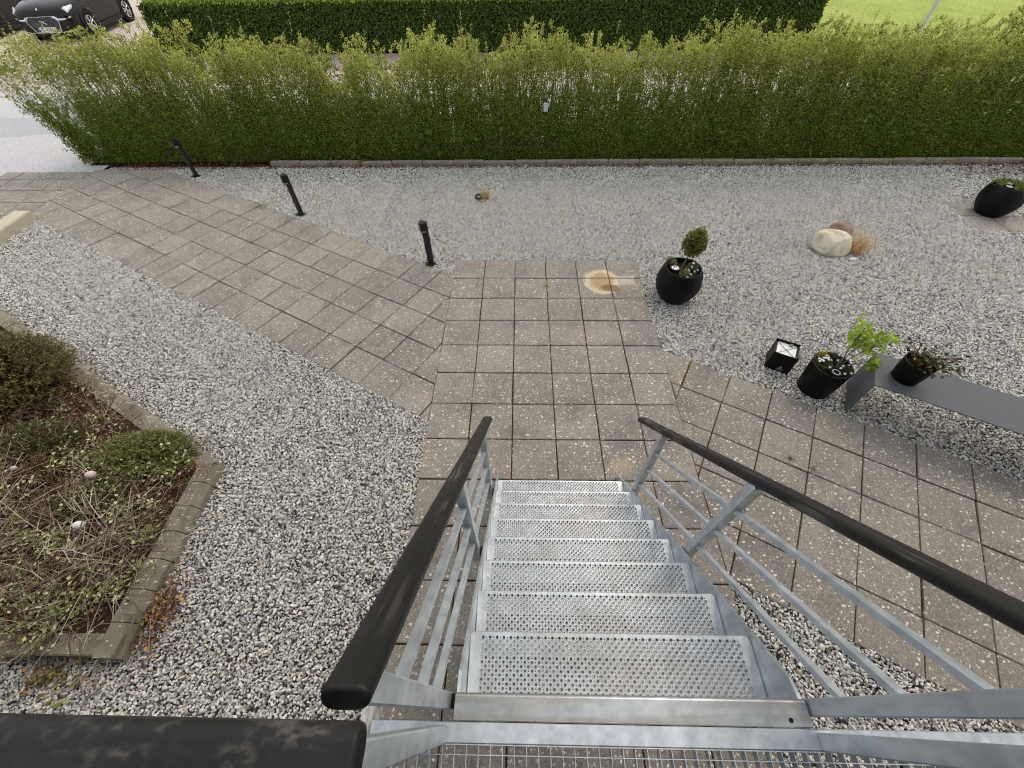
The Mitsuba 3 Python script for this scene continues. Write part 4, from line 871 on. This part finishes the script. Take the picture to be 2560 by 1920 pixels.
BX, BY = 2.588, 1.822
ribbed_pot('large ribbed black pot on the gravel between lantern and bench', BX, BY, 0.0, 0.145, 0.168, 0.345, 30)
bedding_plant('low plant dotted with white flowers at the left of the large ribbed pot', 2.510, 1.855, 0.325, 0.085, (0.05, 0.085, 0.02), (0.17, 0.22, 0.07), 16, n=420)
bedding_plant('dark green plant at the back of the large ribbed pot', 2.640, 1.900, 0.325, 0.075, (0.04, 0.07, 0.018), (0.10, 0.14, 0.04), 3)
bedding_plant('dark green plant with white flowers at the right of the large ribbed pot', 2.665, 1.755, 0.32, 0.080, (0.045, 0.08, 0.02), (0.13, 0.17, 0.05), 5)
bedding_plant('yellow flowering sprig at the far rim of the large ribbed pot', 2.545, 1.94, 0.34, 0.045, (0.30, 0.32, 0.05), (0.55, 0.50, 0.08), n=120)
solar_disc('solar light with a ring of white marks in the large ribbed pot', 2.575, 1.735, 0.338, 0.056, 'black_end_material', 2)
yt = thing('leafy_shrub', 'lime green leafy shrub leaning from the large ribbed pot over the bench', 'shrub')
stems = [np.array([(2.60, 1.80, 0.30), (2.64, 1.83, 0.40), (2.69, 1.86, 0.50), (2.76, 1.90, 0.62)]), np.array([(2.61, 1.80, 0.30), (2.66, 1.82, 0.38), (2.74, 1.84, 0.47), (2.83, 1.84, 0.60)]), np.array([(2.60, 1.80, 0.30), (2.63, 1.83, 0.43), (2.66, 1.88, 0.56), (2.66, 1.90, 0.74)]), np.array([(2.62, 1.79, 0.30), (2.70, 1.80, 0.36), (2.79, 1.785, 0.43), (2.86, 1.77, 0.48)])]
stemmed(yt, stems, (0.007, 0.003))
cl = np.array([(2.66, 1.90, 0.66), (2.72, 1.90, 0.70), (2.78, 1.90, 0.62), (2.84, 1.88, 0.66), (2.88, 1.86, 0.56), (2.80, 1.86, 0.52), (2.70, 1.88, 0.58), (2.62, 1.90, 0.77), (2.93, 1.88, 0.64), (2.86, 1.76, 0.46), (2.85, 1.74, 0.42)])
n = 300; i = rng.integers(len(cl), size=n); P = cl[i] + rng.normal(0, 0.034, (n, 3)); P[i > 8] = cl[i[i > 8]] + rng.normal(0, 0.022, ((i > 8).sum(), 3))
D = unit(rdir(n) * [1, 1, 0.5] + [0, 0, -0.25]); C = np.array([[0.42, 0.56, 0.08]]) * rng.uniform(0.6, 1.25, (n, 1)); sz = rng.uniform(0.035, 0.062, n)
lm, lc = leaves(P, D, unit(rdir(n) + [0, -0.2, 1.2]), sz, sz * 0.72, np.clip(C, 0, 0.8)); part(yt, 'foliage', lm, 'thin_leaf_material', color=lc)

# bench of folded black steel plate
a = math.radians(-29.4); bu, bv = np.array([math.cos(a), math.sin(a)]), np.array([-math.sin(a), math.cos(a)])
B0 = np.array([2.750, 1.520]); BW, BL, BH = 0.445, 1.95, 0.428
bn = thing('garden_bench', 'long low bench of folded black steel plate on the gravel', 'bench')
def bench_box(u0, u1, z0, z1): 
    c = B0 + bu * (u0 + u1) / 2 + bv * BW / 2
    return obox((*c, (z0 + z1) / 2), np.array([[*bu, 0], [*bv, 0], [0, 0, 1]]), ((u1 - u0) / 2, BW / 2, (z1 - z0) / 2), 0.0015)
part(bn, 'seat', bench_box(0.0, BL, BH - 0.008, BH), 'bench_material'); part(bn, 'leg', bench_box(0.0, 0.008, -0.02, BH - 0.0082), 'bench_material'); part(bn, 'leg', bench_box(BL - 0.008, BL, -0.02, BH - 0.0082), 'bench_material')
CX, CY = 3.045, 1.602
ribbed_pot('smaller ribbed black pot standing on the bench', CX, CY, BH + 0.0005, 0.100, 0.116, 0.205, 26)
dk = thing('dark_leaved_plant', 'loose dark leaved plant with red stems in the pot on the bench', 'plant')
st = [];  ends = []
for q in range(26):
    th = rng.uniform(0, 2 * np.pi); rr = rng.uniform(0.12, 0.30); b0 = np.array([CX + rng.normal(0, 0.03), CY + rng.normal(0, 0.03), BH + 0.16])
    e = b0 + [rr * math.cos(th) + 0.05, rr * math.sin(th) * 0.7, rng.uniform(0.03, 0.26)]; st.append(np.array([b0, b0 * 0.6 + e * 0.4 + [0, 0, 0.05], e])); ends.append(st[-1])
part(dk, 'stems', cat([tube(p, [0.0035, 0.0028, 0.0018], 5) for p in st]), 'twig_material', color=np.tile([[0.16, 0.06, 0.04]], (sum(len(tube(p, [0.0035, 0.0028, 0.0018], 5).vertices) for p in st), 1)))
n = 330; i = rng.integers(len(ends), size=n); t = rng.random(n)[:, None] ** 0.6; E3 = np.stack(ends)[i]; P = np.where(t < 0.5, E3[:, 0] * (1 - 2 * t) + E3[:, 1] * 2 * t, E3[:, 1] * (2 - 2 * t) + E3[:, 2] * (2 * t - 1)) + rng.normal(0, 0.018, (n, 3))
C = np.where(rng.random((n, 1)) < 0.25, [[0.20, 0.24, 0.08]], [[0.045, 0.065, 0.028]]) * rng.uniform(0.6, 1.3, (n, 1)); sz = rng.uniform(0.022, 0.042, n)
lm, lc = leaves(P, unit(rdir(n) * [1, 1, 0.5]), rdir(n, 1.0), sz, sz * 0.65, C); part(dk, 'foliage', lm, 'leaf_material', color=lc)
tg = thing('plant_label', 'pale blue plastic plant label stuck in the pot on the bench', 'plant label')
put(tg, obox((3.095, 1.575, BH + 0.245), unit(np.array([[0.9, -0.4, 0], [0.2, 0.45, 0.87], [-0.35, -0.8, 0.48]])), (0.022, 0.038, 0.0008), 0.0003), 'light_grey_material')

# lantern
ln = thing('lantern', 'square black lantern with a glass top painted white for reflected sky, standing on the gravel', 'lantern')
a = math.radians(-28.2); lu, lv = np.array([math.cos(a), math.sin(a)]), np.array([-math.sin(a), math.cos(a)]); L0 = np.array([2.210, 2.103]); LS, LH = 0.225, 0.225
LA = np.array([[*lu, 0], [*lv, 0], [0, 0, 1]])
def lbox(u0, u1, v0, v1, z0, z1, bev=0.001): return obox((*(L0 + lu * (u0 + u1) / 2 + lv * (v0 + v1) / 2), (z0 + z1) / 2), LA, ((u1 - u0) / 2, (v1 - v0) / 2, (z1 - z0) / 2), bev)
part(ln, 'front_panel', lbox(0, LS, 0, 0.006, -0.01, LH), 'lantern_material'); part(ln, 'back_panel', lbox(0, LS, LS - 0.006, LS, -0.01, LH), 'lantern_material')
part(ln, 'side_panel', lbox(0, 0.006, 0.0062, LS - 0.0062, -0.01, LH - 0.03), 'lantern_material'); part(ln, 'side_panel', lbox(LS - 0.006, LS, 0.0062, LS - 0.0062, -0.01, LH - 0.03), 'lantern_material')
part(ln, 'side_rail', lbox(0, 0.022, 0.0062, LS - 0.0062, LH - 0.0295, LH - 0.0225), 'lantern_material'); part(ln, 'side_rail', lbox(LS - 0.022, LS, 0.0062, LS - 0.0062, LH - 0.0295, LH - 0.0225), 'lantern_material')
part(ln, 'top_pane', lbox(0.0225, LS - 0.0225, 0.0065, LS - 0.0065, LH - 0.034, LH - 0.030), 'white_plastic_material')  # opaque white pane in place of glass reflecting the sky over a pale inside
for d in (lu + lv, lu - lv):
    d = d / np.linalg.norm(d); c = L0 + lu * LS / 2 + lv * LS / 2
    part(ln, 'cross_bar', bar((*(c - d * 0.13), LH - 0.0265), (*(c + d * 0.13), LH - 0.0265 + (0.0006 if d[1] > 0 else 0)), 0.005, 0.005, 0.0008), 'grey_plate_material')
part(ln, 'hook', lbox(LS * 0.58, LS * 0.72, LS - 0.045, LS - 0.008, LH - 0.028, LH - 0.014), 'grey_plate_material')
tri = trimesh.creation.extrude_polygon(Polygon([(-0.036, 0.022), (0.036, 0.022), (0.0, 0.082)]), 0.003, engine='earcut')
c0 = L0 + lu * LS * 0.60 - lv * 0.0032
part(ln, 'grey_triangle', tm(np.outer(tri.vertices[:, 0], [*lu, 0]) + np.outer(tri.vertices[:, 1], [0, -0.0, 1.0]) + np.outer(tri.vertices[:, 2], [*lv, 0]) + [*c0, 0], tri.faces), 'grey_plate_material')  # small grey triangle laid on the front panel

# ---------------------------------------------------------------- cars
plain('car_paint_material', (0.004, 0.0045, 0.006), 0.12, 0.35)
plain('car_glass_material', (0.006, 0.007, 0.008), 0.05, 0.7)
plain('chrome_material', (0.72, 0.73, 0.74), 0.18, 0.5, 0.95)
plain('tyre_material', (0.012, 0.012, 0.012), 0.85, 0.2)
plain('cladding_material', (0.014, 0.014, 0.015), 0.6, 0.3)
plain('headlamp_material', (0.55, 0.57, 0.60), 0.12, 0.6)
plain('plate_blue_material', (0.03, 0.06, 0.30), 0.4, 0.4)
def loft(secs, closed_ends=True):
    """secs: list of (x, [(y, z) ...]) right half bottom to top; mirrored to a closed ring"""
    rings = []
    for x, h in secs:
        h = np.asarray(h, float); full = np.vstack([np.c_[-h[:, 0], h[:, 1]], np.c_[h[::-1, 0], h[::-1, 1]]])
        rings.append(np.c_[np.full(len(full), x), full])
    n = len(rings[0]); V = np.vstack(rings); f = []
    for i in range(len(rings) - 1):
        for k in range(n):
            m = (k + 1) % n; a, b = i * n, i * n + n
            f += [(a + k, b + k, b + m), (a + k, b + m, a + m)]
    if closed_ends:
        for i, s in ((0, 1), (len(rings) - 1, -1)):
            f += [(i * n, i * n + (k if s > 0 else k + 1), i * n + (k + 1 if s > 0 else k)) for k in range(1, n - 1)]
    return tm(V, f)
def body_sec(w, zb, zs, zt): return [(0.0, zb), (w * 0.88, zb), (w * 0.97, zb + 0.07), (w, zb + 0.22), (w * 1.0, zs - 0.18), (w * 0.985, zs - 0.05), (w * 0.93, zs), (w * 0.80, (zs + zt) / 2 + 0.012), (w * 0.45, zt), (0.0, zt + 0.012)]
def make_car(label, M):
    c = thing('parked_car', label, 'car')
    def P(name, mesh, mat, smooth=35, parent=None, label=None):
        v = np.asarray(mesh.vertices) @ M[:3, :3].T + M[:3, 3]
        return part(parent or c, name, tm(v, mesh.faces), mat, smooth=smooth, label=label)
    secs = [(2.07, body_sec(0.60, 0.30, 0.64, 0.72)), (2.03, body_sec(0.72, 0.25, 0.72, 0.80)), (1.95, body_sec(0.80, 0.21, 0.77, 0.86)), (1.80, body_sec(0.855, 0.19, 0.83, 0.93)), (1.5, body_sec(0.885, 0.19, 0.90, 0.99)), (1.1, body_sec(0.893, 0.2, 0.95, 1.04)),
            (0.7, body_sec(0.895, 0.2, 0.97, 1.06)), (-0.6, body_sec(0.895, 0.2, 0.99, 1.06)), (-1.4, body_sec(0.895, 0.2, 1.00, 1.06)), (-1.85, body_sec(0.86, 0.24, 0.98, 1.04)), (-2.05, body_sec(0.74, 0.34, 0.88, 0.96))]
    b = P('body', loft(secs), 'car_paint_material', 40)
    def cab(w0, w1, z): return [(0.0, 1.0), (w0, 1.0), (w0 * 0.99, 1.08), (w1, z - 0.08), (w1 * 0.85, z - 0.01), (0.0, z)]
    P('cabin', loft([(0.98, cab(0.74, 0.72, 1.17)), (0.35, cab(0.80, 0.66, 1.46)), (0.1, cab(0.81, 0.62, 1.50)), (-1.0, cab(0.80, 0.60, 1.50)), (-1.55, cab(0.77, 0.60, 1.42)), (-1.9, cab(0.70, 0.62, 1.16))]), 'car_glass_material', 35)
    P('roof', loft([(0.18, [(0, 1.50), (0.55, 1.485), (0.55, 1.497), (0, 1.528)]), (-1.0, [(0, 1.50), (0.56, 1.485), (0.56, 1.502), (0, 1.535)]), (-1.75, [(0, 1.36), (0.54, 1.345), (0.54, 1.362), (0, 1.40)])]), 'car_paint_material', 30)
    for sx, x in ((1, 1.255), (-1, -1.305)):
        for s in (1, -1):
            w = P('wheel', trimesh.creation.revolve(np.array([(0.20, -0.10), (0.30, -0.115), (0.338, -0.10), (0.348, -0.06), (0.348, 0.06), (0.338, 0.10), (0.30, 0.115), (0.22, 0.10), (0.20, 0.085)]), sections=40), 'tyre_material') if False else None
            ay = s * 0.80
            def wh(m):
                v = np.asarray(m.vertices); return tm(np.c_[v[:, 0] + x, ay + s * v[:, 2], v[:, 1] + 0.345], m.faces[:, ::-1] if s > 0 else m.faces)
            w = P('wheel', wh(lathe([(0.215, -0.10), (0.30, -0.115), (0.338, -0.10), (0.348, -0.06), (0.348, 0.06), (0.338, 0.10), (0.30, 0.118), (0.232, 0.105), (0.215, 0.07)], 44)), 'tyre_material')
            P('dish', wh(disc((0, 0, 0.06), 0.22, 36)), 'black_end_material', False, parent=w)
            sp = []
            for k in range(5):
                for o in (-0.17, 0.17):
                    a0 = k * 2 * math.pi / 5 + o * 0.55; a1 = k * 2 * math.pi / 5 + o * 1.3
                    sp.append(bar((0.045 * math.cos(a0), 0.045 * math.sin(a0), 0.088), (0.215 * math.cos(a1), 0.215 * math.sin(a1), 0.097), 0.030, 0.018, 0.003))
            sp.append(lathe([(0.0, 0.10), (0.045, 0.10), (0.05, 0.08)], 20)); sp.append(lathe([(0.205, 0.085), (0.212, 0.106), (0.226, 0.106), (0.230, 0.09)], 44))
            P('rim', wh(cat(sp)), 'chrome_material', 30, parent=w)
            th = np.linspace(-0.15, math.pi + 0.15, 25)
            P('wheel_arch', tube(np.c_[x + 0.395 * np.cos(th), np.full(25, s * 0.885), 0.345 + 0.395 * np.sin(th)], 0.032, 8), 'cladding_material')
            P('dark_arch_disc', wh(disc((0, 0, 0.098), 0.395, 40)), 'black_end_material', False)  # flat black disc added in place of the shaded wheel opening
    for s in (1, -1):
        P('sill', cbox(-0.88, 0.84, s * 0.885 - 0.015, s * 0.885 + 0.02, 0.19, 0.30, 0.01), 'cladding_material', 30)
        P('sill_trim', cbox(-0.80, 0.78, s * 0.908 - 0.004, s * 0.908 + 0.004, 0.272, 0.284, 0.002), 'cladding_material', 30)
        P('headlamp', loft([(2.005, [(0, 0), (0.10, 0.0), (0.10, 0.07), (0, 0.08)]), (1.70, [(0, 0.07), (0.115, 0.055), (0.10, 0.115), (0, 0.16)])]) if False else trimesh.convex.convex_hull(np.array([(2.04, s * 0.47, 0.72), (2.06, s * 0.48, 0.66), (1.94, s * 0.79, 0.70), (1.93, s * 0.795, 0.77), (1.66, s * 0.878, 0.84), (1.64, s * 0.868, 0.89), (1.88, s * 0.72, 0.868)])), 'headlamp_material', 25)
        P('chrome_wing', cat([tube([(2.105, s * 0.36, 0.665), (2.090, s * 0.50, 0.600), (2.02, s * 0.68, 0.600), (1.93, s * 0.815, 0.640)], [0.022, 0.032, 0.026, 0.016], 8), tube([(2.105, s * 0.40, 0.66), (2.09, s * 0.47, 0.615)], [0.03, 0.035], 8)]), 'chrome_material', 40)
        P('bumper_trim', tube([(2.085, s * 0.42, 0.295), (2.05, s * 0.62, 0.30), (1.97, s * 0.80, 0.325), (1.86, s * 0.872, 0.33)], [0.008, 0.013, 0.016, 0.012], 8), 'chrome_material', 40)
    hexa = np.array([(-0.36, 0.68), (0.36, 0.68), (0.47, 0.555), (0.36, 0.30), (-0.36, 0.30), (-0.47, 0.555)])
    gx = lambda y, z: 2.088 + 0.02 * (1 - (y / 0.5) ** 2)
    m = trimesh.creation.extrude_polygon(Polygon(hexa), 0.03, engine='earcut'); P('grille', tm(np.c_[m.vertices[:, 2] + 2.062, m.vertices[:, 0], m.vertices[:, 1]], m.faces), 'black_end_material', False)
    P('grille_bars', cat([bar((2.097, -hw, z), (2.097, hw, z), 0.006, 0.008, 0.001) for z in np.arange(0.325, 0.67, 0.026) for hw in [0.34 + 0.10 * (1 - abs(z - 0.555) / (0.255 if z < 0.555 else 0.125)) - 0.01]]), 'grey_plate_material', False)
    loop = np.vstack([hexa, hexa[:1]]); P('grille_frame', cat([tube([(2.102, *loop[k]), (2.102, *loop[k + 1])], 0.013 if k in (1, 2, 3, 4, 5) else 0.006, 8) for k in range(6)]), 'chrome_material', 40)
    pl = P('number_plate', cbox(2.108, 2.116, -0.255, 0.255, 0.325, 0.432, 0.002), 'white_plastic_material', False)
    P('blue_band', cbox(2.1161, 2.1175, -0.252, -0.205, 0.328, 0.429, 0.0004), 'plate_blue_material', False, parent=pl)
    tx = meshkit.text_mesh('TX 41 014', 0.072, 0.0015, True); v = np.array(tx.vertices); wv = v[:, 0].max()
    P('lettering', tm(np.c_[2.1162 + v[:, 2], -0.19 + v[:, 0] * 0.43 / wv, 0.343 + v[:, 1]], tx.faces), 'black_end_material', False, parent=pl)
    P('grille_emblem', cat([bar((2.112, -0.085, 0.585), (2.112, 0.0, 0.545), 0.008, 0.026, 0.002), bar((2.113, -0.012, 0.565), (2.113, 0.012, 0.525), 0.008, 0.026, 0.002), bar((2.112, 0.0, 0.545), (2.112, 0.09, 0.497), 0.008, 0.022, 0.002), bar((2.112, 0.02, 0.565), (2.112, 0.05, 0.585), 0.006, 0.014, 0.002)]), 'chrome_material', False)
    P('bonnet_emblem', rock_mesh((2.015, 0, 0.835), (0.03, 0.028, 0.035), 2, 0.02, 2), 'chrome_material', True)
    for s in (1, -1): P('mirror', cat([rock_mesh((0.72, s * 1.0, 1.08), (0.07, 0.11, 0.075), 5, 0.03, 2), bar((0.74, s * 0.86, 1.03), (0.72, s * 0.95, 1.06), 0.05, 0.03)]), 'car_paint_material', True)
    return c
def pose(x, y, heading):
    """front axle's left wheel foot at x, y"""
    c, s = math.cos(heading), math.sin(heading); M = np.eye(4); M[:2, :2] = [[c, -s], [s, c]]; M[:2, 3] = np.array([x, y]) - M[:2, :2] @ [1.255, 0.86]; M[2, 3] = -0.02
    return M
HEAD = math.atan2(-0.988, 0.154)
make_car('shiny black car with chrome grille parked on the driveway, nose towards the hedge', pose(-14.86, 17.1, HEAD))
make_car('black car cut off by the left edge of the picture beside the other car', pose(-18.05, 16.4, HEAD))
